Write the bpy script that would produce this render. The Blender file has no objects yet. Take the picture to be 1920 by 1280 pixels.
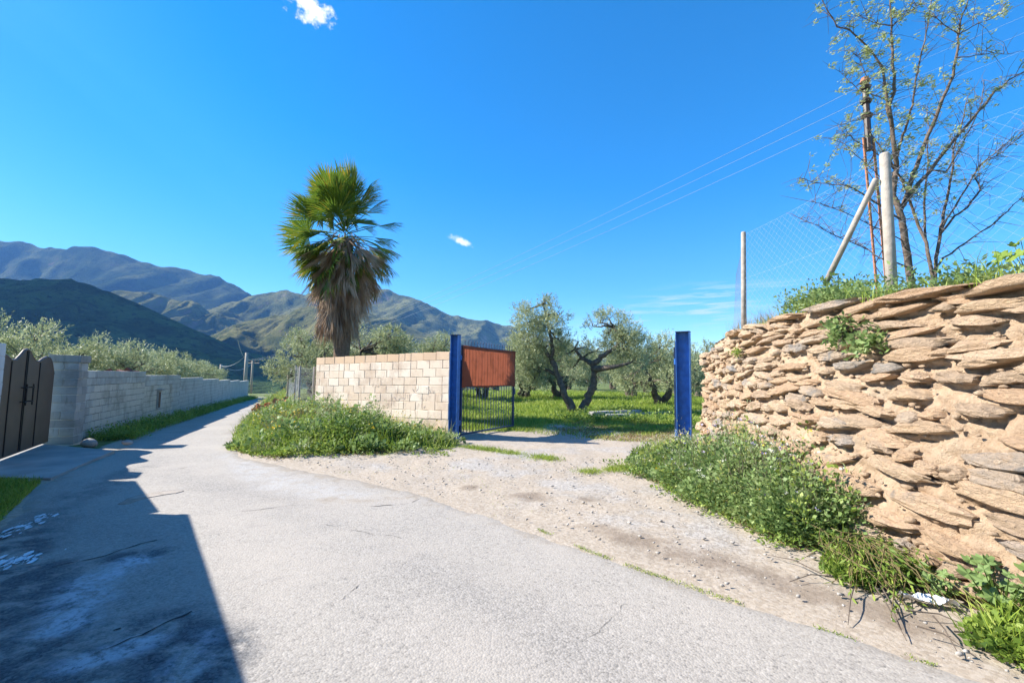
import bpy, bmesh, math, random
import numpy as np
from mathutils import Vector, Matrix

S = bpy.context.scene
C = S.collection
rng = np.random.default_rng(7)
random.seed(7)

# ------------------------------------------------------------------ camera, sky, sun, exposure
EYE = 1.45
PITCH, ROLL, FPX = math.radians(4.5), 0.014, 853.3
cam = bpy.data.cameras.new('camera'); camo = bpy.data.objects.new('camera', cam); C.objects.link(camo)
cam.sensor_width = 36; cam.lens = 16.0; cam.clip_start = 0.05; cam.clip_end = 60000
camo.matrix_world = Matrix.Translation((0, 0, EYE)) @ Matrix.Rotation(math.pi/2 + PITCH, 4, 'X') @ Matrix.Rotation(ROLL, 4, 'Z')
S.camera = camo

def ray(px, py):                      # direction of a point of the photograph, used to survey the place
    x = (px-960)/FPX; y = (640-py)/FPX
    c, s = math.cos(ROLL), math.sin(ROLL)
    x, y = c*x - s*y, s*x + c*y
    return np.array([x, math.cos(PITCH)-y*math.sin(PITCH), math.sin(PITCH)+y*math.cos(PITCH)])
def at(px, py, Y):
    d = ray(px, py); return np.array([0, 0, EYE]) + d*(Y/d[1])
def onz(px, py, z=0.0):
    d = ray(px, py); return np.array([0, 0, EYE]) + d*((z-EYE)/d[2])

SUN_EL = math.radians(37); SUN_AZ = math.atan2(-0.995, 0.10)     # azimuth from +Y towards +X
to_sun = Vector((math.sin(SUN_AZ)*math.cos(SUN_EL), math.cos(SUN_AZ)*math.cos(SUN_EL), math.sin(SUN_EL)))
sl = bpy.data.lights.new('sun', 'SUN'); sl.energy = 4.3; sl.angle = math.radians(0.53); sl.color = (1, 0.945, 0.86)
so = bpy.data.objects.new('sun', sl); C.objects.link(so); so.rotation_euler = to_sun.to_track_quat('Z', 'Y').to_euler()
so.location = (-30, 5, 40)

S.view_settings.view_transform = 'Standard'; S.view_settings.look = 'None'
S.view_settings.gamma = 1; S.view_settings.use_curve_mapping = False
S.view_settings.exposure = 1.66

def node(nt, typ, ins=None, **kw):
    n = nt.nodes.new(typ)
    for k, v in kw.items(): setattr(n, k, v)
    for k, v in (ins or {}).items():
        sock = n.inputs[k]
        if isinstance(v, bpy.types.NodeSocket): nt.links.new(v, sock)
        else: sock.default_value = v
    return n
def math_(nt, op, a, b=0.0, c=None, clamp=False):
    n = node(nt, 'ShaderNodeMath', operation=op, use_clamp=clamp)
    for i, v in enumerate((a, b, c)):
        if v is None: continue
        if isinstance(v, bpy.types.NodeSocket): nt.links.new(v, n.inputs[i])
        else: n.inputs[i].default_value = v
    return n.outputs[0]
def mix(nt, f, a, b, blend='MIX'):
    n = node(nt, 'ShaderNodeMix', data_type='RGBA', blend_type=blend)
    for i, v in ((0, f), (6, a), (7, b)):
        if isinstance(v, bpy.types.NodeSocket): nt.links.new(v, n.inputs[i])
        elif i == 0: n.inputs[0].default_value = v
        else: n.inputs[i].default_value = (*v, 1) if len(v) == 3 else v
    return n.outputs[2]
def ramp(nt, f, stops):
    n = node(nt, 'ShaderNodeValToRGB'); nt.links.new(f, n.inputs[0])
    e = n.color_ramp.elements
    while len(e) < len(stops): e.new(0.5)
    for q, (p, c) in zip(e, stops):
        q.position = p; q.color = (c, c, c, 1) if isinstance(c, (int, float)) else (*c, 1)
    return n.outputs[0]
def smooth(nt, f, a, b):
    n = node(nt, 'ShaderNodeMapRange', {'Value': f, 'From Min': a, 'From Max': b}, interpolation_type='SMOOTHSTEP')
    return n.outputs[0]

W = bpy.data.worlds.new('World'); S.world = W; W.use_nodes = True
nt = W.node_tree; nt.nodes.clear()
sky = node(nt, 'ShaderNodeTexSky', sky_type='NISHITA', sun_disc=False)
sky.sun_elevation = SUN_EL; sky.sun_rotation = SUN_AZ
sky.altitude = 800; sky.air_density = 1.0; sky.dust_density = 0.35; sky.ozone_density = 3.0
hs = node(nt, 'ShaderNodeHueSaturation', {'Hue': 0.5, 'Saturation': 1.45, 'Value': 1.0, 'Color': sky.outputs[0]})
gen = node(nt, 'ShaderNodeTexCoord').outputs['Generated']
nz = node(nt, 'ShaderNodeTexNoise', {'Vector': gen, 'Scale': 60.0, 'Detail': 7.0, 'Roughness': 0.62}).outputs[0]
def sky_patch(c, e1, w, h, lo, hi, k, noise):
    c = Vector(c).normalized(); e1 = (Vector(e1) - c*c.dot(Vector(e1))).normalized(); e2 = c.cross(e1)
    def dot(v): return node(nt, 'ShaderNodeVectorMath', {0: gen, 1: tuple(v)}, operation='DOT_PRODUCT').outputs['Value']
    a = math_(nt, 'DIVIDE', dot(e1), w); b = math_(nt, 'DIVIDE', dot(e2), h)
    r = math_(nt, 'SQRT', math_(nt, 'ADD', math_(nt, 'MULTIPLY', a, a), math_(nt, 'MULTIPLY', b, b)))
    r = math_(nt, 'ADD', r, math_(nt, 'MULTIPLY', math_(nt, 'SUBTRACT', noise, 0.5), k))
    m = smooth(nt, r, hi, lo)
    return math_(nt, 'MULTIPLY', m, math_(nt, 'GREATER_THAN', dot(c), 0.3))
tocam = lambda p, q: ray(*q) - ray(*p)
def unit(v): return np.array(v)/np.linalg.norm(v)
m1 = sky_patch(unit(ray(580, 14)), unit(ray(640, 40))-unit(ray(540, -10)), 0.040, 0.020, 0.15, 1.1, 3.2, nz)
m2 = sky_patch(unit(ray(864, 452)), unit(ray(890, 464))-unit(ray(840, 440)), 0.026, 0.0085, 0.1, 1.1, 2.6, nz)
nzc = node(nt, 'ShaderNodeMapping', {'Vector': gen, 'Rotation': (0, math.radians(8), math.radians(10)), 'Scale': (3.5, 3.5, 42)})
nzc = node(nt, 'ShaderNodeTexNoise', {'Vector': nzc.outputs[0], 'Scale': 2.2, 'Detail': 6.0, 'Roughness': 0.6, 'Distortion': 0.4}).outputs[0]
m3 = sky_patch(unit(ray(1290, 580)), unit(ray(1480, 545))-unit(ray(1080, 610)), 0.26, 0.055, 0.2, 1.2, 0.4, nzc)
m3 = math_(nt, 'MULTIPLY', m3, smooth(nt, nzc, 0.47, 0.66)); m3 = math_(nt, 'MULTIPLY', m3, 0.7)
m12 = math_(nt, 'MAXIMUM', m1, m2); m12 = math_(nt, 'MULTIPLY', m12, 0.95)
colr = mix(nt, m3, hs.outputs[0], (3.6, 4.0, 4.4))
colr = mix(nt, m12, colr, (5.4, 5.4, 5.4))
bg = node(nt, 'ShaderNodeBackground', {'Color': colr, 'Strength': 0.088})
nt.links.new(bg.outputs[0], node(nt, 'ShaderNodeOutputWorld').inputs[0])

# ------------------------------------------------------------------ noise, mesh helpers
def _hash(ix, iy, iz, seed):
    h = (ix.astype(np.int64)*374761393 + iy.astype(np.int64)*668265263 + iz.astype(np.int64)*1440670441 + seed*974634777) & 0xffffffff
    h = ((h ^ (h >> 13))*1274126177) & 0xffffffff
    h = ((h ^ (h >> 16))*2246822519) & 0xffffffff
    return ((h ^ (h >> 15)) & 0xffffff)/float(0xffffff)
def vnoise(p, seed=0):
    p = np.asarray(p, float); i = np.floor(p); f = p-i; f = f*f*f*(f*(f*6-15)+10); i = i.astype(np.int64)
    r = 0
    for dx in (0, 1):
        for dy in (0, 1):
            for dz in (0, 1):
                w = (f[:, 0] if dx else 1-f[:, 0])*(f[:, 1] if dy else 1-f[:, 1])*(f[:, 2] if dz else 1-f[:, 2])
                r = r + w*_hash(i[:, 0]+dx, i[:, 1]+dy, i[:, 2]+dz, seed)
    return r*2-1
def fbm(p, octv=4, seed=0, rough=0.5):
    p = np.asarray(p, float); r = 0; a = 1; t = 0
    for o in range(octv):
        r = r + a*vnoise(p*(2.03**o)+o*17.3, seed+o); t += a; a *= rough
    return r/t
def n2(x, y, sc, octv=4, seed=0):
    x = np.asarray(x, float).ravel(); y = np.asarray(y, float).ravel()
    return fbm(np.stack([x*sc, y*sc, np.zeros_like(x)+.37], 1), octv, seed)
def sstep(a, b, x):
    t = np.clip((np.asarray(x, float)-a)/(b-a), 0, 1); return t*t*(3-2*t)

def mk(name, V, F, mat=None, parent=None, smooth=False, attrs=None, origin=None):
    """One mesh object; V in world metres, stored relative to the parent (or origin)."""
    V = np.asarray(V, np.float32).reshape(-1, 3)
    off = None
    if parent is not None: off = world_loc(parent)
    elif origin is not None: off = np.array(origin)
    if off is not None: V = V - off.astype(np.float32)
    me = bpy.data.meshes.new(name)
    if isinstance(F, np.ndarray):
        m, k = F.shape
        me.vertices.add(len(V)); me.vertices.foreach_set('co', np.ascontiguousarray(V, np.float32).ravel())
        me.loops.add(m*k); me.loops.foreach_set('vertex_index', np.ascontiguousarray(F, np.int32).ravel())
        me.polygons.add(m); me.polygons.foreach_set('loop_start', np.arange(0, m*k, k, dtype=np.int32))
        me.update(calc_edges=True)
    else:
        me.from_pydata(V.tolist(), [], F)
    if smooth: me.polygons.foreach_set('use_smooth', np.ones(len(me.polygons), bool))
    for k_, a in (attrs or {}).items():
        at_ = me.attributes.new(k_, 'FLOAT', 'POINT'); at_.data.foreach_set('value', np.asarray(a, np.float32))
    if mat: me.materials.append(mat)
    o = bpy.data.objects.new(name, me); C.objects.link(o)
    if parent is not None: o.parent = parent
    elif origin is not None: o.location = origin
    return o
def world_loc(o):
    v = np.zeros(3)
    while o is not None: v = v + np.array(o.location); o = o.parent
    return v
def tag(o, label=None, cat=None, group=None, kind=None):
    if label: o['label'] = label
    if cat: o['category'] = cat
    if group: o['group'] = group
    if kind: o['kind'] = kind
    return o
def thing(name, label, cat, loc=(0, 0, 0), group=None):
    o = bpy.data.objects.new(name, None); C.objects.link(o); o.location = loc; o.empty_display_size = .2
    return tag(o, label, cat, group)
def copy_tree(o, parent=None):
    c = o.copy(); C.objects.link(c); c.parent = parent
    for ch in o.children: copy_tree(ch, c)
    return c

class MB:
    def __init__(s): s.v = []; s.f = []
    def add(s, V, F):
        b = len(s.v); s.v += [tuple(map(float, p)) for p in V]; s.f += [tuple(int(i)+b for i in f) for f in F]
    def box(s, c, size, ax=(1, 0, 0), up=(0, 0, 1)):
        ax = unit(ax); up = np.array(up, float); n = unit(np.cross(up, ax)); up = np.cross(ax, n); c = np.array(c, float)
        V = [c+ax*sx*size[0]/2+n*sy*size[1]/2+up*sz*size[2]/2 for sz in (-1, 1) for sy in (-1, 1) for sx in (-1, 1)]
        s.add(V, [(0, 2, 3, 1), (4, 5, 7, 6), (0, 1, 5, 4), (2, 6, 7, 3), (0, 4, 6, 2), (1, 3, 7, 5)])
    def tube(s, P, r, n=6, cap=True):
        P = [np.array(p, float) for p in P]
        if not hasattr(r, '__len__'): r = [r]*len(P)
        V = []; F = []; T = unit(P[1]-P[0]); ref = np.array([0, 0, 1.]) if abs(T[2]) < .9 else np.array([1., 0, 0]); U = unit(np.cross(ref, T))
        for i, p in enumerate(P):
            T = unit((P[min(i+1, len(P)-1)]-P[max(i-1, 0)]))
            U = unit(U-T*np.dot(U, T)); Wv = np.cross(T, U)
            for k in range(n):
                a = 2*math.pi*k/n; V.append(p+(U*math.cos(a)+Wv*math.sin(a))*r[i])
        for i in range(len(P)-1):
            for k in range(n): F.append((i*n+k, i*n+(k+1) % n, (i+1)*n+(k+1) % n, (i+1)*n+k))
        if cap: F.append(tuple(range(n-1, -1, -1))); F.append(tuple((len(P)-1)*n+k for k in range(n)))
        s.add(V, F)
    def build(s, name, mat, parent=None, smooth=False, origin=None):
        return mk(name, np.array(s.v), s.f, mat, parent, smooth, origin=origin)

def leaves(P, D, L, Wd, flat=None, seed=1):
    """Rhombic leaf faces: base P, direction D, length L, width Wd."""
    r = np.random.default_rng(seed); n = len(P)
    D = D/np.maximum(np.linalg.norm(D, axis=1, keepdims=True), 1e-6)
    X = r.normal(size=(n, 3))
    if flat is not None: X = np.cross(D, np.array([0, 0, 1.])+r.normal(size=(n, 3))*flat)
    B = X - D*np.sum(X*D, 1, keepdims=True); B /= np.maximum(np.linalg.norm(B, axis=1, keepdims=True), 1e-6)
    L = np.broadcast_to(L, n)[:, None]; Wd = np.broadcast_to(Wd, n)[:, None]
    V = np.stack([P, P+D*L*.5+B*Wd*.5, P+D*L, P+D*L*.5-B*Wd*.5], 1).reshape(-1, 3)
    F = np.arange(n*4, dtype=np.int32).reshape(n, 4)
    return V, F
def blades(P, D, L, Wd, bend, seed=1):
    """Grass blades of two faces: base P, direction D, drooping tip."""
    r = np.random.default_rng(seed); n = len(P)
    D = D/np.linalg.norm(D, axis=1, keepdims=True)
    a = r.uniform(0, 2*np.pi, n); H = np.stack([np.cos(a), np.sin(a), np.zeros(n)], 1)
    B = np.cross(D, H); B /= np.linalg.norm(B, axis=1, keepdims=True)+1e-6
    L = np.broadcast_to(L, n)[:, None]; Wd = np.broadcast_to(Wd, n)[:, None]; bend = np.broadcast_to(bend, n)[:, None]
    m = P+D*L*.55; t = m+(D+H*bend-np.array([0, 0, .3])*bend)*L*.45
    V = np.stack([P-B*Wd*.5, P+B*Wd*.5, m+B*Wd*.4, m-B*Wd*.4, t], 1).reshape(-1, 3)
    i = np.arange(n)[:, None]*5
    F = np.concatenate([i+np.array([0, 1, 2]), i+np.array([0, 2, 3]), i+np.array([3, 2, 4])], 0).astype(np.int32)
    return V, F

# ------------------------------------------------------------------ materials
def new_mat(name):
    m = bpy.data.materials.new(name); m.use_nodes = True; t = m.node_tree; t.nodes.clear()
    b = node(t, 'ShaderNodeBsdfPrincipled'); o = node(t, 'ShaderNodeOutputMaterial'); t.links.new(b.outputs[0], o.inputs[0])
    b.inputs['Specular IOR Level'].default_value = 0.3
    return m, t, b, o
def pos(t): return node(t, 'ShaderNodeNewGeometry').outputs['Position']
def noise(t, sc, det=5, rough=.55, vec=None, dist=0.0):
    return node(t, 'ShaderNodeTexNoise', {'Vector': vec or pos(t), 'Scale': sc, 'Detail': det, 'Roughness': rough, 'Distortion': dist}).outputs[0]
def attr(t, n): return node(t, 'ShaderNodeAttribute', attribute_name=n).outputs['Fac']
def bump(t, b, h, strength, dist):
    n = node(t, 'ShaderNodeBump', {'Height': h, 'Strength': strength, 'Distance': dist}); t.links.new(n.outputs[0], b.inputs['Normal'])
def setc(t, b, c): t.links.new(c, b.inputs['Base Color'])

def simple(name, col, rough=.7, var=.25, sc=6, metallic=0.0, bmp=0.0, bsc=40, spec=.3):
    m, t, b, o = new_mat(name)
    n = noise(t, sc, 6)
    c = mix(t, ramp(t, n, [(.3, 0.0), (.7, 1.0)]), tuple(x*(1-var) for x in col), tuple(min(1, x*(1+var)) for x in col))
    setc(t, b, c); b.inputs['Roughness'].default_value = rough; b.inputs['Metallic'].default_value = metallic
    b.inputs['Specular IOR Level'].default_value = spec
    if bmp: bump(t, b, noise(t, bsc, 4), bmp, .01)
    return m
def foliage(name, cols, trans=.3, rough=.55, patch=0.8):
    """Leaf material: per leaf tint attribute plus clumps of slightly different hue; some light comes through."""
    m, t, b, o = new_mat(name)
    f = math_(t, 'ADD', math_(t, 'MULTIPLY', attr(t, 'tint'), .75), math_(t, 'MULTIPLY', math_(t, 'SUBTRACT', noise(t, patch, 3), .38), .9), clamp=True)
    c = ramp(t, f, [(i/(len(cols)-1), q) for i, q in enumerate(cols)])
    setc(t, b, c); b.inputs['Roughness'].default_value = rough
    tr = node(t, 'ShaderNodeBsdfTranslucent'); t.links.new(c, tr.inputs[0])
    ms = node(t, 'ShaderNodeMixShader', {0: trans}); t.links.new(b.outputs[0], ms.inputs[1]); t.links.new(tr.outputs[0], ms.inputs[2])
    t.links.new(ms.outputs[0], o.inputs[0])
    return m

# --- asphalt road
m_road, t, b, o = new_mat('worn_asphalt')
P_ = pos(t)
ag = node(t, 'ShaderNodeTexVoronoi', {'Vector': P_, 'Scale': 78.0}); agc = node(t, 'ShaderNodeSeparateColor', {0: ag.outputs['Color']}).outputs[0]
ag2 = node(t, 'ShaderNodeTexVoronoi', {'Vector': P_, 'Scale': 42.0}); agc2 = node(t, 'ShaderNodeSeparateColor', {0: ag2.outputs['Color']}).outputs[0]
big = noise(t, .7, 6, .6); fine = noise(t, 22, 4, .7)
g = math_(t, 'ADD', math_(t, 'MULTIPLY', agc, .35), math_(t, 'MULTIPLY', agc2, .22))
g = math_(t, 'ADD', g, math_(t, 'MULTIPLY', fine, .38))
c = ramp(t, g, [(.14, (.16, .148, .132)), (.32, (.295, .268, .233)), (.62, (.36, .328, .285)), (.9, (.455, .419, .366))])
c = mix(t, math_(t, 'MULTIPLY', smooth(t, big, .40, .66), .55), c, (.395, .352, .30))
c = mix(t, math_(t, 'MULTIPLY', smooth(t, noise(t, 1.9, 8, .7, dist=1.0), .56, .70), .35), c, (.215, .20, .182))
c = mix(t, math_(t, 'MULTIPLY', attr(t, 'track'), smooth(t, noise(t, 1.1, 5, .6), .3, .6)), c, mix(t, agc, (.15, .14, .125), (.34, .315, .285)))
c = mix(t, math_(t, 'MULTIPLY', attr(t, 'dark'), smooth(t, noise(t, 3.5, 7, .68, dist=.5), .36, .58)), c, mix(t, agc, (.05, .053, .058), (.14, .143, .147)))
c = mix(t, math_(t, 'MULTIPLY', attr(t, 'pale'), math_(t, 'MULTIPLY', smooth(t, noise(t, 3.4, 9, .75, dist=.8), .38, .56), smooth(t, noise(t, 30, 4, .7), .30, .55))), c, mix(t, fine, (.36, .39, .42), (.56, .58, .60)))
dn = math_(t, 'ADD', attr(t, 'dirt'), math_(t, 'MULTIPLY', math_(t, 'SUBTRACT', noise(t, 3.2, 8, .7), .5), 1.5))
dirtc = ramp(t, noise(t, 16, 7, .7), [(.25, (.20, .165, .125)), (.55, (.31, .265, .21)), (.85, (.42, .37, .31))])
c = mix(t, smooth(t, dn, .35, .75), c, dirtc)
setc(t, b, c); b.inputs['Roughness'].default_value = .88
bump(t, b, math_(t, 'ADD', math_(t, 'MULTIPLY', ag.outputs['Distance'], -.8), math_(t, 'MULTIPLY', fine, .8)), .34, .008)
# --- ground: dirt, gravel, grassy soil
m_ground, t, b, o = new_mat('dirt_and_grassy_soil')
pb = node(t, 'ShaderNodeTexVoronoi', {'Vector': pos(t), 'Scale': 38.0}); pbc = node(t, 'ShaderNodeSeparateColor', {0: pb.outputs['Color']}).outputs[0]
fn = noise(t, 14, 8, .72)
dc = ramp(t, math_(t, 'ADD', math_(t, 'MULTIPLY', fn, .7), math_(t, 'MULTIPLY', pbc, .3)), [(.2, (.25, .20, .15)), (.45, (.36, .298, .228)), (.62, (.405, .345, .275)), (.85, (.47, .415, .345))])
gv = math_(t, 'MULTIPLY', smooth(t, noise(t, .9, 5, .6), .46, .62), attr(t, 'gravel'))
dc = mix(t, math_(t, 'MULTIPLY', gv, .8), dc, ramp(t, math_(t, 'ADD', math_(t, 'MULTIPLY', pbc, .5), math_(t, 'MULTIPLY', fn, .5)), [(.2, (.23, .21, .19)), (.5, (.35, .325, .295)), (.8, (.45, .425, .39))]))
dk = smooth(t, math_(t, 'ADD', attr(t, 'damp'), math_(t, 'MULTIPLY', math_(t, 'SUBTRACT', noise(t, 2.4, 6, .65), .5), 1.2)), .4, .8)
dc = mix(t, math_(t, 'MULTIPLY', dk, .75), dc, mix(t, fn, (.11, .085, .06), (.27, .205, .15)))
gc = ramp(t, noise(t, 2.2, 7, .65), [(.3, (.045, .06, .014)), (.5, (.10, .135, .028)), (.68, (.19, .19, .06)), (.85, (.28, .22, .10))])
gf = smooth(t, math_(t, 'ADD', attr(t, 'grass'), math_(t, 'MULTIPLY', math_(t, 'SUBTRACT', noise(t, 1.6, 8, .7), .5), 1.1)), .42, .62)
setc(t, b, mix(t, gf, dc, gc)); b.inputs['Roughness'].default_value = .95
bump(t, b, math_(t, 'ADD', math_(t, 'MULTIPLY', fn, 1.3), math_(t, 'MULTIPLY', pb.outputs['Distance'], -.2)), .5, .02)
# --- mountains
def mountain_mat(name, grassc, scrub, rock, rockamt, sc):
    m, t, b, o = new_mat(name)
    geo = node(t, 'ShaderNodeNewGeometry'); nz_ = node(t, 'ShaderNodeSeparateXYZ', {0: geo.outputs['Normal']}).outputs[2]
    n1 = noise(t, .006*sc, 9, .62); n2_ = noise(t, .03*sc, 8, .7); n3 = noise(t, .0022*sc, 5, .6)
    c = mix(t, smooth(t, n1, .40, .60), grassc, scrub)
    c = mix(t, smooth(t, n2_, .5, .66), c, tuple(x*.45 for x in scrub))
    r = math_(t, 'ADD', math_(t, 'MULTIPLY', math_(t, 'SUBTRACT', 1.0, nz_), rockamt), math_(t, 'MULTIPLY', math_(t, 'SUBTRACT', n3, .5), 1.2))
    r = math_(t, 'ADD', r, math_(t, 'MULTIPLY', math_(t, 'SUBTRACT', n2_, .5), .9))
    c = mix(t, smooth(t, r, .34, .55), c, mix(t, n2_, tuple(x*.5 for x in rock), tuple(x*1.4 for x in rock)))
    setc(t, b, c); b.inputs['Roughness'].default_value = 1; b.inputs['Specular IOR Level'].default_value = 0
    bump(t, b, math_(t, 'ADD', n2_, math_(t, 'MULTIPLY', noise(t, .11*sc, 6, .7), .8)), 1.0, 22/sc)
    return m
m_far = mountain_mat('distant_scrub_mountain', (.115, .13, .06), (.04, .06, .03), (.22, .165, .14), .8, .7)
m_mid = mountain_mat('olive_brown_hillside', (.24, .225, .095), (.10, .115, .045), (.26, .20, .16), .9, 1.0)
m_ridge = mountain_mat('sunlit_rocky_ridge', (.21, .205, .085), (.085, .10, .042), (.36, .28, .225), .9, .9)
m_near = mountain_mat('dark_scrub_hillside', (.11, .165, .055), (.05, .08, .033), (.24, .15, .13), .35, 1.8)

m_stone, t, b, o = new_mat('schist_stone')
oi = node(t, 'ShaderNodeObjectInfo').outputs['Random']
tc = node(t, 'ShaderNodeTexCoord').outputs['Object']
lay = node(t, 'ShaderNodeMapping', {'Vector': tc, 'Scale': (2.2, 8, 24)}).outputs[0]
ln = noise(t, 2.0, 8, .65, lay, .6); bn = noise(t, 5.5, 7, .66)
base = ramp(t, oi, [(0, (.48, .315, .19)), (.25, (.59, .43, .28)), (.45, (.45, .33, .225)), (.6, (.54, .355, .215)), (.78, (.63, .47, .32)), (.93, (.44, .35, .265)), (1, (.36, .325, .285))])
c = mix(t, math_(t, 'MULTIPLY', smooth(t, ln, .4, .75), .45), base, (.62, .45, .295))
c = mix(t, math_(t, 'MULTIPLY', smooth(t, bn, .54, .70), .8), c, (.56, .385, .235))
gy = smooth(t, math_(t, 'ADD', noise(t, 3.1, 6, .6), math_(t, 'MULTIPLY', math_(t, 'SUBTRACT', oi, .5), .30)), .645, .77)
c = mix(t, math_(t, 'MULTIPLY', gy, .8), c, mix(t, ln, (.11, .112, .115), (.36, .345, .32)))
c = mix(t, math_(t, 'MULTIPLY', smooth(t, noise(t, 30, 4, .7), .56, .72), .4), c, (.10, .075, .055))
setc(t, b, c); b.inputs['Roughness'].default_value = .9
bump(t, b, math_(t, 'ADD', math_(t, 'MULTIPLY', ln, 2.0), math_(t, 'ADD', math_(t, 'MULTIPLY', noise(t, 34, 5, .7), .7), math_(t, 'MULTIPLY', bn, 1.2))), 1.0, .04)
m_mortar, t, b, o = new_mat('clay_mortar')
fn = noise(t, 26, 8, .72); md = noise(t, 3.3, 5, .6)
c = ramp(t, math_(t, 'ADD', math_(t, 'MULTIPLY', fn, .6), math_(t, 'MULTIPLY', md, .4)), [(.28, (.23, .15, .09)), (.44, (.42, .295, .19)), (.62, (.56, .42, .285)), (.85, (.65, .53, .39))])
c = mix(t, math_(t, 'MULTIPLY', smooth(t, noise(t, .8, 5, .6), .5, .66), .35), c, (.30, .27, .21))
setc(t, b, c); b.inputs['Roughness'].default_value = .97
bump(t, b, math_(t, 'ADD', fn, math_(t, 'MULTIPLY', noise(t, 80, 5, .7), .6)), 1.0, .03)

def block_mat(name, a, bb, stain, sc=1.0, amt=.5):
    m, t, b, o = new_mat(name)
    oi = node(t, 'ShaderNodeObjectInfo').outputs['Random']
    c = mix(t, oi, a, bb)
    c = mix(t, math_(t, 'MULTIPLY', smooth(t, noise(t, 1.4*sc, 8, .68), .46, .68), amt), c, stain)
    st = node(t, 'ShaderNodeMapping', {'Vector': pos(t), 'Scale': (5, 5, .9)}).outputs[0]
    c = mix(t, math_(t, 'MULTIPLY', smooth(t, noise(t, 1.6, 7, .7, st), .56, .72), amt), c, tuple(x*.62 for x in stain))
    fn = noise(t, 45, 6, .75)
    c = mix(t, math_(t, 'MULTIPLY', smooth(t, fn, .54, .75), .4), c, tuple(x*.6 for x in a))
    setc(t, b, c); b.inputs['Roughness'].default_value = .93
    bump(t, b, fn, .5, .008)
    return m
m_beige = block_mat('cream_concrete_block', (.72, .555, .40), (.82, .69, .54), (.50, .35, .24), 1.0, .7)
m_beige_top = block_mat('sandy_orange_block', (.64, .43, .265), (.70, .50, .33), (.54, .38, .26))
m_beige_mortar = simple('cream_mortar', (.60, .47, .35), .95, .2, 8, bmp=.4)
m_grey = block_mat('grey_concrete_block', (.40, .385, .355), (.56, .535, .49), (.28, .26, .23), 1.0, .7)
m_grey_mortar = block_mat('grey_render', (.60, .54, .455), (.56, .50, .42), (.30, .265, .21), .8, .85)
m_white_render = simple('pale_render', (.55, .54, .52), .9, .12, 2, bmp=.3)
m_blue = simple('blue_gate_paint', (.022, .115, .36), .38, .25, 9, bmp=.12, bsc=60, spec=.5)
t = m_blue.node_tree; b = next(n for n in t.nodes if n.type == 'BSDF_PRINCIPLED'); c0 = b.inputs['Base Color'].links[0].from_socket
c1 = mix(t, math_(t, 'MULTIPLY', smooth(t, noise(t, 7, 8, .75), .54, .66), .55), c0, (.09, .17, .36)); c1 = mix(t, smooth(t, noise(t, 16, 7, .75), .63, .67), c1, (.14, .07, .04)); setc(t, b, c1); b.inputs['Roughness'].default_value = .55
m_bluegrey = simple('weathered_blue_bar_paint', (.025, .045, .095), .5, .25, 9)
m_brown = simple('brown_gate_paint', (.115, .075, .052), .5, .15, 3, spec=.4)
m_black = simple('black_iron', (.015, .014, .014), .5, .2, 20)
m_conc = simple('pale_concrete', (.33, .315, .29), .92, .22, 1.8, bmp=.5)
m_postc = simple('weathered_concrete_post', (.36, .315, .265), .9, .22, 12, bmp=.5, bsc=70)
m_wood = simple('grey_timber_pole', (.34, .28, .22), .9, .25, 9, bmp=.4)
m_wire = simple('galvanised_wire', (.30, .31, .33), .6, .1, 20)
m_cable = simple('pale_cable', (.42, .44, .47), .5, .05, 3)
m_rust = simple('rusty_steel', (.33, .14, .07), .85, .35, 18, bmp=.4)
m_dark = simple('dark_insulator', (.045, .03, .022), .4, .3, 30)
m_trunk = simple('olive_bark', (.115, .09, .07), .95, .45, 7, bmp=1.0, bsc=22)
m_palmbark = simple('palm_bark', (.16, .10, .065), .95, .4, 14, bmp=1.0, bsc=30)
m_bark = simple('grey_brown_bark', (.13, .098, .075), .9, .35, 16, bmp=.7, bsc=60)
m_olive = foliage('olive_leaf', [(.15, .18, .075), (.27, .305, .145), (.385, .42, .225), (.53, .555, .37)], .32, .5, .5)
m_weed = foliage('weed_leaf', [(.07, .125, .022), (.175, .27, .045), (.32, .40, .075), (.50, .50, .15)], .4, .5, .9)
m_mallow = foliage('mallow_leaf', [(.075, .135, .042), (.18, .27, .085), (.29, .385, .135), (.44, .48, .22)], .38, .5, 1.3)
m_grass = foliage('grass_blade', [(.10, .16, .022), (.22, .325, .04), (.35, .43, .06), (.48, .46, .15)], .38, .5, .6)
m_straw = foliage('dry_grass', [(.16, .12, .05), (.28, .21, .09), (.38, .30, .14)], .2, .7, 1)
m_young = foliage('young_leaf', [(.22, .28, .08), (.40, .45, .17), (.58, .60, .30)], .45, .45, .8)
m_frond = foliage('palm_fan', [(.03, .07, .014), (.085, .155, .02), (.165, .235, .026), (.42, .28, .035)], .3, .4, 1.2)
m_dead = foliage('dead_palm_fan', [(.17, .105, .065), (.40, .275, .18), (.58, .45, .33)], .15, .8, 1.5)
m_petal = foliage('white_petal', [(.5, .5, .42), (.7, .7, .6)], .2, .6)
m_yellow = foliage('yellow_petal', [(.62, .42, .02), (.75, .55, .05)], .2, .6)
m_lilac = foliage('lilac_petal', [(.36, .30, .52), (.52, .45, .66)], .2, .6)
m_orange = simple('faded_orange_netting', (.62, .19, .07), .7, .2, 20)
m_red = simple('red_clay', (.17, .06, .04), .9, .3, 9, bmp=.5)
m_paint = simple('white_splash', (.62, .66, .70), .35, .1, 6)
m_paper = simple('white_paper', (.72, .72, .74), .7, .06, 8)
m_crack = simple('bitumen_crack', (.045, .042, .04), .9, .3, 20)
m_pebble = simple('pebble', (.36, .33, .29), .9, .35, 30)
m_cloud = simple('cloud_white', (.9, .9, .9), 1, .02, .01)

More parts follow.
